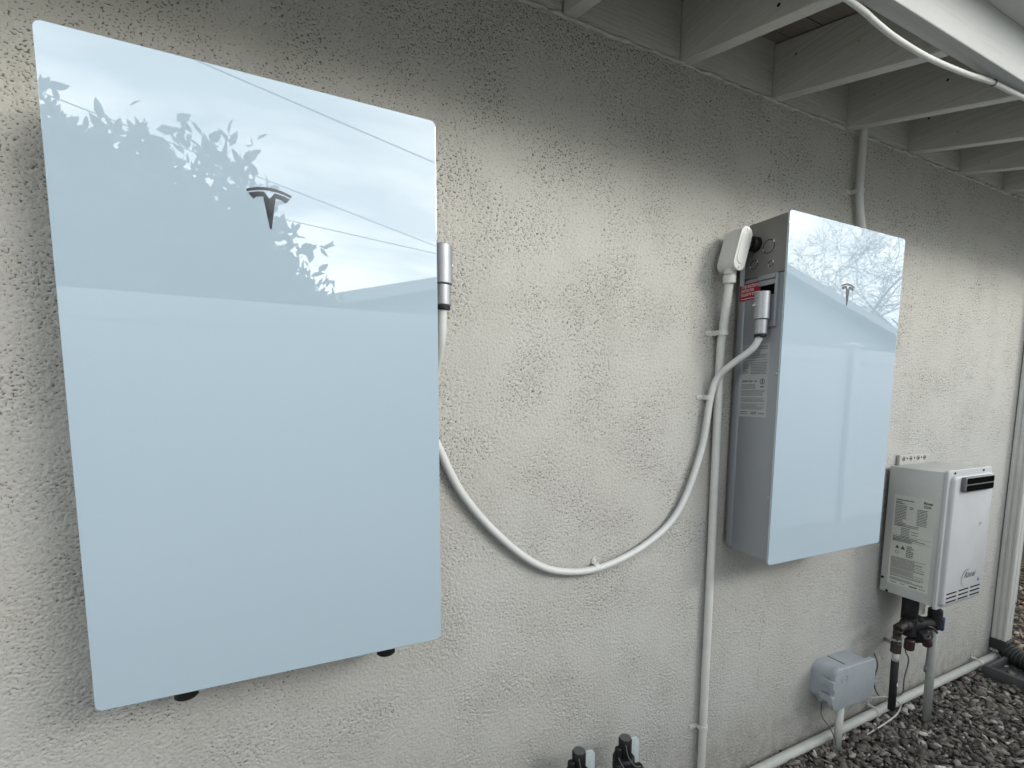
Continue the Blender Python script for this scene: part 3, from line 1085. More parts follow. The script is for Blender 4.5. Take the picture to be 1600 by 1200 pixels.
for za, zb in ((1.1385, 1.1625), (1.1095, 1.1335)):
    b = MB()
    b.merge(slab(rounded_rect(2.750, 2.973, za, zb, 0.005), -0.2702, -0.2707, 0))
    b.build('vent_opening', M['void'], vt)
for r_ in range(3):
    for c_ in range(3):
        xa = 2.714 + c_ * 0.0965
        za = 0.682 - r_ * 0.0175
        b = MB()
        b.box(xa, xa + 0.080, -0.2551, -0.2546, za - 0.0055, za, 0)
        b.build('vent_slot', M['void'], fc)
b = MB()
place_text(b, text_mesh('Rinnai', 0.094, shear=0.30, bold=0.012), FRONT, (2.846, -0.2549, 0.728))
prev = None
for k in range(25):
    a = R(75 + 190 * k / 24)
    tk = 0.0036 * math.sin(math.pi * min(1, 0.15 + k / 26)) + 0.0006
    q = [b.bm.verts.new((2.868 + (0.047 - t_) * math.cos(a), -0.2549, 0.726 + (0.040 - t_) * math.sin(a))) for t_ in (0, tk)]
    if prev:
        b.bm.faces.new((prev[0], prev[1], q[1], q[0]))
    prev = q
b.ring((2.972, -0.2547, 0.706), (0, -1, 0), 0.003, 0.0048, 0.0003, 14)
b.box(2.962, 2.967, -0.2549, -0.2546, 0.7, 0.712)
b.build('lettering', M['ink'], fc)['kind'] = 'stuff'
for (sx, sz) in ((2.722, 1.1815), (2.955, 1.1815), (2.985, 0.628)):
    b = MB()
    b.cyl((sx, -0.238, sz), (sx, -0.2410, sz), 0.0045, 12)
    b.build('screw', M['black'], fc)
b = MB()
b.cyl((2.934, -0.2545, 0.958), (2.934, -0.2560, 0.958), 0.011, 18, 0.0008)
dm = b.build('dimple', M['enamel'], fc, smooth=40)
b = MB()
b.cyl((2.934, -0.2560, 0.958), (2.934, -0.2568, 0.958), 0.003, 12)
b.build('screw', M['black'], dm)
for (yy, zz) in ((-0.028, 0.685), (-0.050, 0.629)):
    b = MB()
    b.cyl((hx0 + 0.004, yy, zz), (hx0 + 0.0015, yy, zz), 0.0058, 10)
    b.build('screw', M['black'], cab)
# rating plate on the flank
xl = hx0 + 0.004
b = MB()
b.box(xl - 0.0005, xl, -0.204, -0.048, 0.668, 1.066)
pl = b.build('rating_plate', M['cream_label'], wh)
ink, pale = MB(), MB()
def bar2(mb):
    return lambda u0, u1, v0, v1: mb.box(xl - 0.0008, xl - 0.0005, -u1, -u0, v0, v1)
def lines2(mb, *a, **k):
    print_lines(mb, bar2(mb), *a, **k)
lines2(ink, 0.056, 0.125, 1.040, 1.047, 0.007, 0.0045, fill=0.999)
lines2(ink, 0.056, 0.090, 1.026, 1.037, 0.006, 0.0036)
place_text(ink, text_mesh('Rinnai', 0.034, shear=0.2, bold=0.03, height=0.012), LEFT, (xl - 0.0008, -0.160, 1.041))
lines2(ink, 0.162, 0.190, 1.026, 1.036, 0.006, 0.0036)
lines2(pale, 0.056, 0.100, 0.925, 1.022, 0.0068, 0.0040)
lines2(pale, 0.110, 0.125, 1.005, 1.020, 0.0066, 0.0040)
lines2(pale, 0.140, 0.178, 0.945, 1.016, 0.0066, 0.0038)
lines2(pale, 0.070, 0.150, 0.925, 0.94, 0.0066, 0.0038)
lines2(pale, 0.085, 0.120, 0.885, 0.925, 0.0070, 0.0036)
lines2(pale, 0.125, 0.150, 0.895, 0.915, 0.0110, 0.0036)
lines2(ink, 0.056, 0.190, 0.874, 0.884, 0.0064, 0.0034)
lines2(ink, 0.056, 0.130, 0.862, 0.872, 0.0064, 0.0034)
for zz in (0.889, 0.868):
    ink.box(xl - 0.0008, xl - 0.0005, -0.198, -0.052, zz, zz + 0.0009)
def tri(mb, uc, vc, s_):
    mb.prism([(uc - s_, vc - s_ * .8), (uc + s_, vc - s_ * .8), (uc, vc + s_)], lambda u, v: (xl - 0.0005, -u, v), (-0.0003, 0, 0))
tri(ink, 0.076, 0.838, 0.008)
tri(ink, 0.098, 0.838, 0.009)
ink.ring((xl - 0.0005, -0.076, 0.815), (-1, 0, 0), 0.006, 0.0075, 0.0003, 16)
lines2(ink, 0.112, 0.140, 0.795, 0.850, 0.0075, 0.0040)
for za, zb in ((0.742, 0.792), (0.716, 0.740), (0.702, 0.713), (0.684, 0.699)):
    lines2(pale, 0.056, 0.186, za, zb, 0.0042, 0.0026)
lines2(ink, 0.060, 0.085, 0.673, 0.680, 0.006, 0.0032, fill=.999)
lines2(ink, 0.100, 0.118, 0.673, 0.680, 0.006, 0.0026, fill=.999)
lines2(ink, 0.135, 0.165, 0.672, 0.681, 0.008, 0.0060, fill=.999)
lines2(ink, 0.172, 0.195, 0.673, 0.680, 0.006, 0.0028, fill=.999)
ink.build('print', M['ink'], pl)['kind'] = 'stuff'
pale.build('print', M['ink_pale'], pl)['kind'] = 'stuff'
# wall bracket with key holes above the cabinet
b = MB()
b.box(2.755, 2.980, -0.0165, -0.001, 1.05, 1.228, 0.003, 1)
M['bracket'] = simple('bracket_paint', (0.40, 0.39, 0.36), 0.6, var=0.06, vscale=30)
br = b.build('hanging_bracket', M['bracket'], wh)
for i, xx in enumerate((2.785, 2.812, 2.842, 2.872, 2.902, 2.930, 2.955)):
    b = MB()
    if i % 2 == 0:
        b.ring((xx, -0.0165, 1.210), (0, -1, 0), 0.0085, 0.0105, 0.0006, 18)
        b.cyl((xx, -0.0165, 1.210), (xx, -0.0185, 1.210), 0.004, 10)
    else:
        b.cyl((xx, -0.0165, 1.212), (xx, -0.0180, 1.212), 0.0038, 8)
    b.build('screw', M['black'], br)

# plumbing under the heater
t = thing('valve_assembly', 'dark tangle of shutoff valves and fittings under the water heater', 'valve', (2.8, -0.13, 0.45))
b = MB()
b.tube([(2.757, -0.110, 0.63), (2.757, -0.110, 0.505)], 0.032, 14)
b.build('pipe_sleeve', M['foam'], t)
b = MB()
b.cyl((2.715, -0.115, 0.488), (2.868, -0.140, 0.478), 0.029, 14, 0.004)
b.cyl((2.785, -0.125, 0.52), (2.785, -0.125, 0.405), 0.026, 12, 0.004)
b.cyl((2.830, -0.150, 0.440), (2.755, -0.150, 0.440), 0.027, 8, 0.003)
b.cyl((2.742, -0.120, 0.520), (2.742, -0.120, 0.440), 0.030, 8, 0.003)
b.build('valve_body', M['black'], t, smooth=40)
b = MB()
b.cyl((2.680, -0.130, 0.498), (2.722, -0.122, 0.496), 0.022, 14, 0.003)
b.build('union_nut', M['brass'], t, smooth=40)
b = MB()
b.cyl((2.785, -0.165, 0.445), (2.805, -0.168, 0.400), 0.019, 12, 0.003)
b.cyl((2.728, -0.135, 0.430), (2.732, -0.132, 0.380), 0.020, 12, 0.004)
b.build('drain_cap', M['maroon'], t, smooth=40)
b = MB()
b.tube(bez([(2.785, -0.168, 0.492), (2.80, -0.178, 0.487), (2.83, -0.180, 0.468), (2.85, -0.178, 0.452)], 5), 0.005, 8)
b.build('lever', M['maroon'], t)
b = MB()
b.tube(bez([(2.795, -0.168, 0.470), (2.803, -0.170, 0.40), (2.806, -0.168, 0.33), (2.808, -0.166, 0.295)], 5), 0.0022, 6)
b.cyl((2.808, -0.166, 0.300), (2.810, -0.166, 0.275), 0.006, 8)
b.tube(bez([(2.812, -0.168, 0.468), (2.811, -0.170, 0.40), (2.812, -0.168, 0.33), (2.814, -0.166, 0.290)], 5), 0.0020, 6)
b.build('pull_cord', M['wire'], t)

t = thing('drain_pipe', 'dark foam wrapped pipe hanging below the heater, open at its lower end', 'pipe', (2.645, -0.13, 0.12))
b = MB()
b.tube([(2.6435, -0.126, 0.345), (2.650, -0.126, 0.118)], 0.0148, 16)
b.build('foam_sleeve', M['foam'], t)
b = MB()
b.tube([(2.6425, -0.126, 0.385), (2.6436, -0.126, 0.343)], 0.0125, 16)
b.build('bare_pipe', M['pvc'], t)
b = MB()
b.cyl((2.640, -0.126, 0.385), (2.6405, -0.126, 0.430), 0.021, 8, 0.002)
b.cyl((2.640, -0.126, 0.430), (2.641, -0.126, 0.475), 0.016, 12, 0.002)
b.cyl((2.634, -0.128, 0.494), (2.690, -0.126, 0.500), 0.0195, 14, 0.003)
b.cyl((2.636, -0.132, 0.490), (2.638, -0.126, 0.468), 0.017, 12, 0.002)
b.build('elbow_valve', M['brass'], t, smooth=40)
b = MB()
b.ring((2.640, -0.126, 0.440), (0, 0, 1), 0.016, 0.0195, 0.008, 18)
b.build('hose_clamp', M['steel'], t)
b = MB()
b.box(2.6375, 2.6445, -0.1452, -0.1440, 0.238, 0.252)
b.build('tape_patch', M['paper'], t)

t = thing('riser_pipe', 'grey green pipe rising from the gravel to a blue handled valve', 'pipe', (2.895, -0.152, 0))
b = MB()
b.tube([(2.897, -0.152, -0.03), (2.885, -0.150, 0.46)], 0.0170, 18)
b.build('pipe', M['pvcgrey'], t)
b = MB()
b.cyl((2.885, -0.150, 0.455), (2.884, -0.150, 0.545), 0.0275, 10, 0.003)
b.cyl((2.884, -0.150, 0.545), (2.883, -0.150, 0.625), 0.0150, 14)
b.cyl((2.850, -0.140, 0.480), (2.884, -0.150, 0.480), 0.020, 12, 0.002)
b.build('ball_valve', M['black'], t, smooth=40)
b = MB()
b.cyl((2.905, -0.152, 0.492), (2.932, -0.156, 0.492), 0.010, 10, 0.002)
b.box(2.925, 2.945, -0.166, -0.150, 0.435, 0.500, 0.005, 2)
b.build('handle', M['blue'], t, smooth=40)

b = MB()
b.tube([(2.80, 0.002, 0.352), (2.745, -0.07, 0.372), (2.668, -0.122, 0.385)], 0.0085, 10)
tag(b.build('stub_pipe', M['pvc']), 'thin grey stub pipe leaving the wall behind the dark foam pipe', 'pipe')
b = MB()
b.box(2.800, 2.868, -0.1175, -0.1165, 0.512, 0.592)
tag(b.build('paper_tag', M['paper']), 'white paper tag hanging among the dark valves under the heater', 'tag')

# ------------------------------------------------------------------ grey outlet box on a pipe
jb = thing('outlet_box', 'blue grey weatherproof box with rounded lid standing off the wall on a pipe', 'box', (2.39, -0.05, 0.2))
tl = Matrix.Translation((2.395, 0, 0.292)) @ Matrix.Rotation(R(2.0), 4, 'Y') @ Matrix.Translation((-2.395, 0, -0.292))
m = MB()
sl = slab(rounded_rect(2.266, 2.526, 0.212, 0.372, 0.036, 8), 0.0, -0.088, 0.001)
sl.transform(tl)
m.merge(sl)
bb = m.build('back_box', M['boxgrey'], jb, smooth=40)
m = MB()
sl = slab(rounded_rect(2.256, 2.536, 0.203, 0.381, 0.028, 8), -0.0895, -0.109, 0.004)
sl.transform(tl)
m.merge(sl)
lid = m.build('lid', M['boxgrey'], jb, smooth=50)
b = MB()
b.ring((2.315, -0.1091, 0.335), (0, -1, 0), 0.0195, 0.0215, 0.0012, 24)
b.ring((2.312, -0.1091, 0.331), (0, -1, 0), 0.009, 0.0105, 0.0014, 18)
b.build('moulded_mark', M['boxgrey'], lid)
for zz in (0.322, 0.258):
    b = MB()
    b.box(2.246, 2.262, -0.104, -0.052, zz - 0.013, zz + 0.013, 0.002, 1)
    b.box(2.240, 2.2555, -0.113, -0.094, zz - 0.017, zz + 0.017, 0.002, 1)
    b.build('latch', M['boxgrey'], jb, smooth=40)
b = MB()
b.box(2.36, 2.366, -0.080, -0.004, 0.3705, 0.3735, 0)
b.build('lid_groove', M['black'], bb)
b = MB()
b.tube([(2.349, -0.082, -0.03), (2.349, -0.082, 0.215)], 0.0155, 16)
b.build('support_pipe', M['pvc'], jb)
b = MB()
b.cyl((2.300, -0.03, 0.205), (2.300, -0.03, 0.222), 0.018, 14)
b.build('cord_grip', M['boxgrey'], jb)

# thin wires
b = MB()
b.tube(bez([(2.300, -0.035, 0.206), (2.262, -0.06, 0.165), (2.290, -0.08, 0.115), (2.322, -0.085, 0.060), (2.325, -0.09, 0.025), (2.295, -0.10, 0.006), (2.26, -0.11, -0.004)], 6), 0.0026, 6)
tag(b.build('loose_wire', M['wire'], smooth=60), 'thin grey wire curling from the box down into the gravel', 'wire')
b = MB()
b.tube(bez([(2.716, -0.004, 0.303), (2.700, -0.03, 0.26), (2.660, -0.04, 0.20), (2.665, -0.06, 0.145), (2.73, -0.06, 0.112), (2.80, -0.06, 0.096), (2.868, -0.06, 0.095), (2.872, -0.06, 0.165), (2.895, -0.06, 0.255), (2.838, -0.07, 0.319), (2.79, -0.10, 0.40)], 6), 0.0030, 6)
tag(b.build('loose_wire', M['wire'], smooth=60), 'dark wire looping from a wall hole to the valves behind the foam pipe', 'wire')
b = MB()
b.tube(bez([(2.53, -0.07, 0.195), (2.575, -0.08, 0.168), (2.64, -0.08, 0.152), (2.70, -0.08, 0.133), (2.77, -0.085, 0.100), (2.800, -0.09, 0.068), (2.770, -0.09, 0.035), (2.68, -0.09, 0.018), (2.55, -0.09, 0.006)], 6), 0.0034, 6)
tag(b.build('loose_wire', M['wirewhite'], smooth=60), 'pale wire from the box lid looping over the base pipe to the gravel', 'wire')

# pipe along the foot of the wall
b = MB()
t = thing('base_pipe', 'long white pipe running along the foot of the wall above the gravel', 'pipe', (2.8, -0.04, 0.02))
b.tube([(1.2, -0.035, 0.0), (2.02, -0.035, 0.020), (2.86, -0.035, 0.036), (3.84, -0.035, 0.038)], 0.0195, 16)
b.build('pipe', M['pvc'], t)
for xx, zz in ((2.70, 0.033), (3.66, 0.038)):
    strap('pipe_strap', 'strap on the base pipe %s' % ('between the grey box and the riser pipe' if xx < 3 else 'close to the downspout'), (xx, -0.035, zz), 0.0195, (0, 0, 1), (1, 0, 0), 'straps on the base pipe', 'pvc', 0.022)

# ------------------------------------------------------------------ downspout, corrugated drain, splash tray
ds = thing('downspout', 'white ribbed metal downspout at the far corner of the wall', 'downspout', (3.9, -0.04, 0))
def dsec(z0_, z1_, g_):
    x0_, x1_, ya, yb = 3.858 - g_, 3.936 + g_, -0.006 + g_ * 0, -0.070 - g_
    poly = [(x0_, ya), (x0_, ya - 0.010), (x0_ + 0.004, ya - 0.014), (x0_ + 0.004, ya - 0.022), (x0_, ya - 0.026), (x0_, ya - 0.036), (x0_ + 0.004, ya - 0.040), (x0_ + 0.004, ya - 0.048), (x0_, ya - 0.052), (x0_, yb + 0.004), (x0_ + 0.004, yb),
            (x0_ + 0.018, yb), (x0_ + 0.022, yb + 0.004), (x0_ + 0.034, yb + 0.004), (x0_ + 0.038, yb), (x0_ + 0.052, yb), (x0_ + 0.056, yb + 0.004), (x1_ - 0.012, yb + 0.004), (x1_ - 0.008, yb), (x1_, yb + 0.004), (x1_, ya)]
    b = MB()
    b.prism([(p, q) for p, q in poly], lambda u, v: (u, v, z0_), (0, 0, z1_ - z0_))
    return b
dsec(0.06, 0.325, 0.0).build('pipe_section', M['downspout'], ds)
dsec(0.322, 1.02, 0.002).build('pipe_section', M['downspout'], ds)
dsec(1.018, 2.33, 0.0005).build('pipe_section', M['downspout'], ds)
b = MB()
b.cyl((3.928, -0.071, 0.345), (3.928, -0.0745, 0.345), 0.004, 10)
b.build('screw', M['black'], ds)
b = MB()
b.box(3.848, 3.944, -0.082, -0.004, 0.075, 0.135, 0.006)
b.tube(bez([(3.897, -0.044, 0.105), (3.895, -0.060, 0.08), (3.885, -0.11, 0.066), (3.86, -0.20, 0.062), (3.82, -0.40, 0.060), (3.80, -0.55, 0.055)], 6), 0.042, 16)
t = thing('corrugated_drain', 'black corrugated drain hose curving from the foot of the downspout', 'drain hose', (3.86, -0.2, 0))
b.build('hose', M['blackrub'], t)
path = bez([(3.895, -0.060, 0.08), (3.885, -0.11, 0.066), (3.86, -0.20, 0.062), (3.82, -0.40, 0.060), (3.80, -0.55, 0.055)], 12)
acc, last = 0, path[0]
for i in range(1, len(path) - 1):
    acc += (path[i] - last).length
    last = path[i]
    if acc > 0.018:
        acc = 0
        d = (path[i + 1] - path[i - 1]).normalized()
        b = MB()
        b.tube([path[i] - d * 0.006, path[i] - d * 0.003, path[i] + d * 0.003, path[i] + d * 0.006], [0.042, 0.0495, 0.0495, 0.042], 18)
        b.build('rib', M['blackrub'], t)
b = MB()
b.box(3.600, 3.99, -0.90, -0.075, -0.01, 0.012)
b.box(3.600, 3.622, -0.90, -0.075, 0.012, 0.066, 0.005)
b.box(3.968, 3.99, -0.90, -0.075, 0.012, 0.066, 0.005)
b.box(3.622, 3.968, -0.095, -0.075, 0.012, 0.060, 0.004)
tag(b.build('splash_tray', M['tray'], smooth=35), 'dark plastic splash tray lying on the gravel under the drain hose', 'tray')

# ------------------------------------------------------------------ two black irrigation valves at the bottom edge
def valve(x, y, zt, label, flip):
    t = thing('irrigation_valve', label, 'valve', (x, y, 0), 'black irrigation valves by the wall')
    b = MB()
    b.cyl((x, y, zt - 0.060), (x, y, zt - 0.003), 0.0205, 8, 0.002)
    b.build('cap_body', M['black'], t)
    b = MB()
    b.cyl((x, y, zt - 0.003), (x, y, zt), 0.0175, 8)
    b.build('cap_top', M['vent'], t)
    b = MB()
    b.cyl((x - 0.004, y, zt - 0.105), (x - 0.004, y, zt - 0.058), 0.034, 16, 0.006)
    b.cyl((x - 0.030, y - 0.004, zt - 0.070), (x - 0.027, y - 0.004, zt - 0.022), 0.011, 10, 0.003)
    b.cyl((x - 0.030, y - 0.012, zt - 0.16), (x - 0.030, y - 0.012, zt - 0.065), 0.018, 12, 0.004)
    b.cyl((x + 0.010, y - 0.022, zt - 0.100), (x + 0.046, y - 0.026, zt - 0.102), 0.019, 14, 0.004)
    b.cyl((x, y, zt - 0.20), (x, y, zt - 0.10), 0.028, 16, 0.004)
    b.build('valve_body', M['black'], t, smooth=40)
    for k in range(3):
        b = MB()
        px, pz = x - 0.035 + 0.014 * k, zt - 0.078 - 0.006 * k
        b.cyl((px, y - 0.034, pz), (px, y - 0.038, pz), 0.0042, 8)
        b.build('bolt', M['vent'], t)
    b = MB()
    b.tube(bez([(x - 0.012, y - 0.019, zt - 0.010), (x - 0.006, y - 0.026, zt - 0.045), (x + 0.012, y - 0.036, zt - 0.075), (x + 0.030, y - 0.040, zt - 0.078)], 6), 0.0017, 6)
    b.tube(bez([(x - 0.036, y - 0.016, zt - 0.045), (x - 0.026, y - 0.034, zt - 0.072), (x - 0.006, y - 0.038, zt - 0.084)], 6), 0.0014, 6)
    b.build('solenoid_wire', M['wire'], t)
    b = MB()
    b.merge(slab(rounded_rect(x + 0.016, x + 0.066, zt - 0.14, zt - 0.026, 0.022), y + 0.018, y + 0.014, 0.001))
    b.build('pale_flap', M['flap'], t, smooth=40)
    b = MB()
    b.tube([(x, y, zt - 0.195), (x, y, -0.04)], 0.0167, 14)
    b.build('riser', M['pvcgrey'], t)


valve(1.040, -0.115, 0.452, 'black irrigation valve at the bottom edge, the left and lower of the pair', 0)
valve(1.206, -0.115, 0.440, 'black irrigation valve at the bottom edge, the right and taller looking of the pair', 1)

# ------------------------------------------------------------------ side yard boards beyond the corner
t = thing('board_fence', 'weathered grey green board fence glimpsed past the downspout', 'fence', (6.3, 0.8, 0))
bd = None
for k in range(24):
    if bd is None:
        b = MB()
        b.box(0, 0.02, 0, 0.135, 0.0, 1.8, 0.003, 1)
        bd = b.build('board', M['fencewood'], t)
        bd.location = (6.25, -0.9, 0) 
    else:
        o = bd.copy(); col.objects.link(o); o.parent = t; o.matrix_parent_inverse = bd.matrix_parent_inverse.copy()
        o.location = (6.25 + random.uniform(-.004, .004), -0.9 + 0.142 * k, 0)

# ================================================================== behind the camera (seen in the glass)
FYF = -2.80
vf = thing('vinyl_fence', 'white vinyl privacy fence mirrored in the battery glass', 'fence', (5, FYF, 0))
post = capo = plank = rail = None
def inst(o, parent, loc):
    c = o.copy(); col.objects.link(c); c.parent = parent; c.matrix_parent_inverse = o.matrix_parent_inverse.copy(); c.location = loc
    return c
px0 = 6.30 - 2.4 * 5
for k in range(10):
    px = px0 + 2.4 * k
    if post is None:
        b = MB(); b.box(-0.064, 0.064, -0.064, 0.064, -0.1, 2.065, 0.003, 1)
        post = b.build('post', M['vinyl'], vf); post.location = (px, FYF, 0)
        b = MB()
        b.box(-0.080, 0.080, -0.080, 0.080, 2.066, 2.095, 0.003, 1)
        vs, fs = b._add([(-0.08, -0.08, 2.0955), (0.08, -0.08, 2.0955), (0.08, 0.08, 2.0955), (-0.08, 0.08, 2.0955), (0, 0, 2.13)], [(0, 1, 4), (1, 2, 4), (2, 3, 4), (3, 0, 4)])
        capo = b.build('post_cap', M['vinyl'], post)
        capo.matrix_parent_inverse = Matrix.Identity(4)
        posto = post
    else:
        posto = inst(post, vf, (px, FYF, 0))
        c = inst(capo, posto, (0, 0, 0)); c.matrix_parent_inverse = Matrix.Identity(4)
    if k == 9:
        break
    for (za, zb) in ((1.88, 2.04), (0.008, 0.21)):
        b = MB(); b.box(px + 0.065, px + 2.335, FYF - 0.016, FYF + 0.016, za, zb, 0.004, 1)
        b.build('rail', M['vinyl'], vf)
    for j in range(14):
        xx = px + 0.068 + j * 0.1617
        if plank is None:
            b = MB(); b.box(0.001, 0.1607, -0.011, 0.011, 0.211, 1.879, 0.003, 1)
            plank = b.build('plank', M['vinyl'], vf); plank.location = (xx, FYF, 0)
        else:
            inst(plank, vf, (xx, FYF, 0))

nh = thing('neighbour_house', 'grey gable ended neighbouring house mirrored above the white fence', 'house', (7.5, -10, 0))
gy = -6.0
def gz(x):
    return 4.50 - (7.70 - x) * 0.262 if x < 7.7 else 4.50 - (x - 7.7) * 0.2545
b = MB()
b.prism([(0.3, -0.1), (14.3, -0.1), (14.3, gz(14.3) - 0.12), (7.7, 4.50 - 0.12), (0.3, gz(0.3) - 0.12)], lambda u, v: (u, gy - 0.4, v), (0, -9, 0))
b.build('wall', M['nwall'], nh)
b = MB()
b.prism([(-0.2, gz(-0.2) - 0.11), (7.7, 4.39), (14.8, gz(14.8) - 0.11), (14.8, gz(14.8)), (7.7, 4.50), (-0.2, gz(-0.2))], lambda u, v: (u, gy - 0.02, v), (0, -9.8, 0))
nr = b.build('roof', M['shingle'], nh)
b = MB()
b.prism([(-0.2, gz(-0.2) - 0.16), (7.7, 4.34), (14.8, gz(14.8) - 0.16), (14.8, gz(14.8) - 0.002), (7.7, 4.498), (-0.2, gz(-0.2) - 0.002)], lambda u, v: (u, gy, v), (0, -0.018, 0))
b.build('barge_board', M['nwall'], nr)


def leaves_mesh(name, C, D, Ls, Ws, mat, parent):
    """many bent leaf blades: C centres, D directions"""
    n = len(C)
    D = D / np.linalg.norm(D, axis=1, keepdims=True)
    rnd = rng.normal(size=(n, 3))
    S = np.cross(D, rnd); S /= np.linalg.norm(S, axis=1, keepdims=True)
    N = np.cross(D, S)
    L_, W_ = Ls[:, None], Ws[:, None]
    P0 = C
    A = C + D * L_ * 0.35 + S * W_ * 0.5 + N * L_ * 0.03
    B = C + D * L_ * 0.35 - S * W_ * 0.5 + N * L_ * 0.03
    A2 = C + D * L_ * 0.72 + S * W_ * 0.36
    B2 = C + D * L_ * 0.72 - S * W_ * 0.36
    T = C + D * L_ - N * L_ * 0.12
    V = np.stack([P0, A, B, A2, B2, T], 1).reshape(-1, 3)
    F = np.array([(0, 1, 2), (1, 3, 2), (2, 3, 4), (3, 5, 4)])
    FF = (F[None] + 6 * np.arange(n)[:, None, None]).reshape(-1)
    me = bpy.data.meshes.new(name)
    me.vertices.add(len(V)); me.vertices.foreach_set('co', V.ravel())
    me.loops.add(len(FF)); me.loops.foreach_set('vertex_index', FF.astype(np.int32))
    me.polygons.add(len(FF) // 3); me.polygons.foreach_set('loop_start', np.arange(0, len(FF), 3, dtype=np.int32))
    me.update(calc_edges=True)
    return link(name, me, mat, parent)


sh = thing('laurel_shrub', 'tall broad leaved shrub mirrored at the left of the nearer battery', 'shrub', (-1.0, -3.4, 0))
clumps = [(-1.9, -2.75, 2.35, 0.75), (-1.15, -2.75, 2.25, 0.72), (-0.85, -2.75, 2.62, 0.36), (-0.55, -2.7, 2.15, 0.66), (-0.10, -2.70, 2.45, 0.42), (-0.42, -2.75, 2.62, 0.24), (0.02, -2.7, 1.95, 0.46), (0.16, -2.7, 2.32, 0.26), (0.30, -2.68, 1.85, 0.36), (0.42, -2.68, 1.98, 0.18),
          (-2.6, -2.75, 2.5, 0.8), (-1.5, -2.6, 1.3, 0.8), (-0.6, -2.6, 1.2, 0.7), (0.1, -2.6, 1.1, 0.5), (-2.5, -2.6, 1.4, 0.8), (-1.2, -2.6, 0.6, 0.7), (-0.2, -2.6, 0.6, 0.5)]
KS = 1.165
SH = lambda x_, y_, z_: (0.316 + (x_ - 0.316) * KS, -3.40 + (y_ + 2.72) * KS, 1.48 + (z_ - 1.48) * KS)
clumps = [(*SH(a_, b_, c_), r_ * KS) for a_, b_, c_, r_ in clumps]
Cs, Ds = [], []
for (cx_, cy_, cz_, r_) in clumps:
    n = int(5200 * r_ ** 1.7)
    d = rng.normal(size=(n, 3)); d /= np.linalg.norm(d, axis=1, keepdims=True)
    rr = r_ * np.abs(rng.random((n, 1)) ** 0.5 + rng.normal(0, 0.07, (n, 1)))
    Cs.append(np.array([cx_, cy_, cz_]) + d * rr * np.array([1, 0.75, 1]))
    Ds.append(d * 0.35 + rng.normal(size=(n, 3)) * 0.9 + np.array([0, 0, 0.15]))
    for q_ in range(int(26 * r_)):
        dd = rng.normal(size=3); dd[2] = abs(dd[2]) * 1.2 + 0.2; dd[1] *= 0.5; dd /= np.linalg.norm(dd)
        ln = rng.uniform(0.08, 0.26)
        base_ = np.array([cx_, cy_, cz_]) + dd * r_ * 0.97
        m_ = int(rng.integers(5, 10))
        f_ = rng.random((m_, 1))
        Cs.append(base_ + dd * ln * f_ + rng.normal(size=(m_, 3)) * 0.012)
        Ds.append(dd * 0.6 + rng.normal(size=(m_, 3)) * 0.75)
for (ex, ey, ez) in ((0.63, -2.7, 2.10), (0.16, -2.7, 2.62), (0.02, -2.7, 2.86), (-0.74, -2.75, 2.93), (-0.78, -2.75, 3.0), (0.33, -2.7, 2.30), (0.48, -2.7, 2.12), (-0.3, -2.72, 2.83)):
    ex, ey, ez = SH(ex, ey, ez)
    for k in range(9):
        Cs.append(np.array([[ex, ey, ez]]) + rng.normal(size=(1, 3)) * 0.025)
        Ds.append(rng.normal(size=(1, 3)) * 0.8 + np.array([[0.1, 0, 0.7]]))
Cs, Ds = np.concatenate(Cs), np.concatenate(Ds)
keep = Cs[:, 1] < -2.98
Cs, Ds = Cs[keep], Ds[keep]
Ls = rng.uniform(0.055, 0.145, len(Cs)); Ws = Ls * rng.uniform(0.32, 0.5, len(Cs))
lv = leaves_mesh('leaves', Cs, Ds, Ls, Ws, M['leaf'], sh)
lv['kind'] = 'stuff'
b = MB()
for k in range(9):
    a = (-1.3 + random.uniform(-.25, .25), -3.4 + random.uniform(-.1, .1), -0.05)
    cl_ = clumps[k]
    b.tube(bez([a, (a[0] * .6 + cl_[0] * .4, a[1], 0.9), (cl_[0], cl_[1], cl_[2])], 5), [0.035 - 0.0026 * i for i in range(11)], 8)
for (ex, ey, ez) in ((0.63, -2.7, 2.10), (0.16, -2.7, 2.62), (0.02, -2.7, 2.86), (-0.76, -2.75, 2.95), (0.33, -2.7, 2.30)):
    ex, ey, ez = SH(ex, ey, ez)
    b.tube([(ex - 0.12, ey, ez - 0.4), (ex - 0.03, ey, ez - 0.15), (ex, ey, ez)], [0.012, 0.008, 0.005], 6)
b.build('trunk', M['bark'], sh)

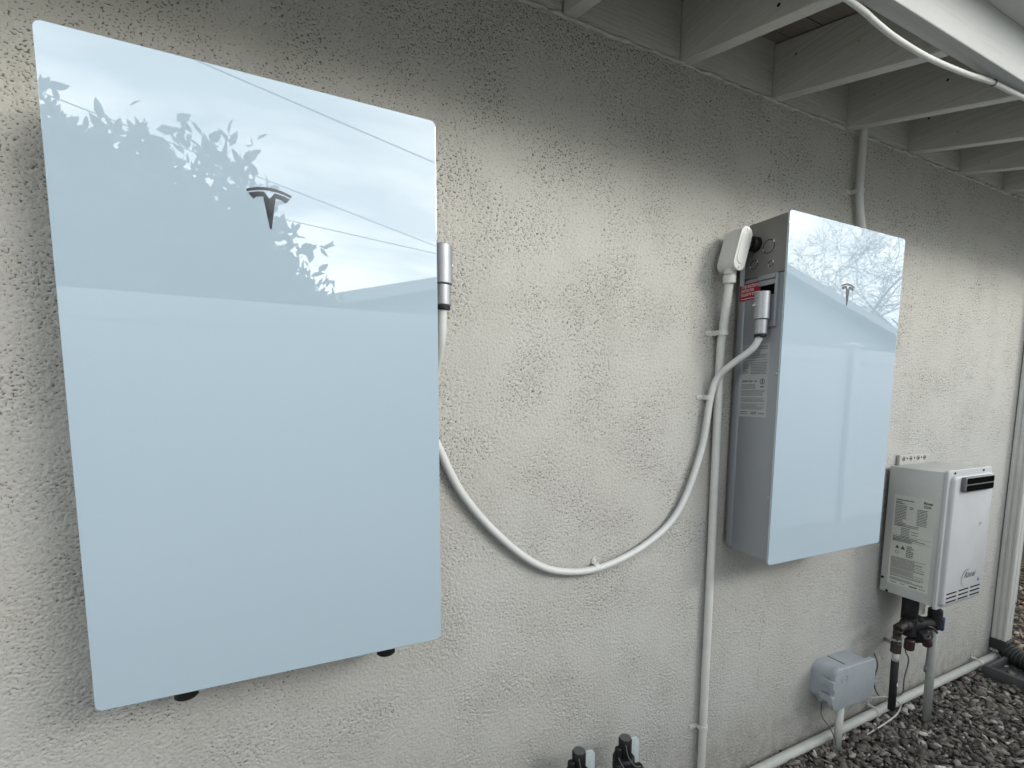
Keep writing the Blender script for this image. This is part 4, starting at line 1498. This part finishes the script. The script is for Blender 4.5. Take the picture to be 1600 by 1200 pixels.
# bare tree beyond the neighbour's roof
bt = thing('bare_tree', 'leafless tree with drooping twigs mirrored in the farther battery', 'tree', (19.5, -10.5, 0))
tb, tw = MB(), MB()
rt = random.Random(5)
def branch(p, d, length, r, depth):
    p = Vector(p); d = Vector(d).normalized()
    n = 4 if depth < 4 else 3
    pts = [p.copy()]
    for i in range(n):
        d = (d + Vector((rt.gauss(0, .11), rt.gauss(0, .11), rt.gauss(0.03 if depth < 3 else -0.06, .09)))).normalized()
        pts.append(pts[-1] + d * length / n)
    rs = [r * (1 - 0.42 * i / n) for i in range(n + 1)]
    (tb if depth < 3 else tw).tube(pts, rs, 6 if depth < 3 else 3, caps=False)
    if depth >= 6:
        return
    for k in range((3, 4, 4, 4, 4, 3)[depth]):
        q = pts[rt.choice((1, 2, 3, n) if depth else (2, 3, n, n))]
        axv = Matrix.Rotation(rt.uniform(0, 6.283), 3, d) @ d.orthogonal().normalized()
        nd = (Matrix.Rotation(rt.uniform(0.35, 0.90), 3, axv) @ d)
        branch(q, nd, length * rt.uniform(0.62, 0.84), max(0.0065, rs[-1] * rt.uniform(0.48, 0.72)), depth + 1)
branch((21.2, -10.5, -0.1), (-0.13, 0, 1), 4.0, 0.17, 0)
branch((21.8, -10.2, -0.1), (0.10, 0.1, 1), 3.4, 0.13, 0)
tb.build('trunk', M['bark'], bt)
tw.build('twigs', M['bark'], bt)['kind'] = 'stuff'

# overhead wires
def wire(label, a, b_, ext=12):
    a, b_ = Vector(a), Vector(b_)
    d = (b_ - a).normalized()
    m = MB()
    p0, p1 = a - d * ext, b_ + d * ext
    m.tube([p0, a, b_, p1], 0.011, 6)
    tag(m.build('overhead_wire', M['wire']), label, 'wire', 'overhead wires')
wire('overhead wire mirrored as the lower left to right diagonal crossing above the emblem', (-2.7, -9.95, 6.01), (4.85, -14.9, 6.0), 38)
wire('overhead wire mirrored as the topmost diagonal across the nearer glass', (-0.44, -7.9, 6.0), (3.12, -9.3, 6.0), 38)
wire('overhead wire mirrored as the faintest line passing below the emblem', (0.26, -12.6, 5.5), (4.5, -13.8, 5.5), 38)
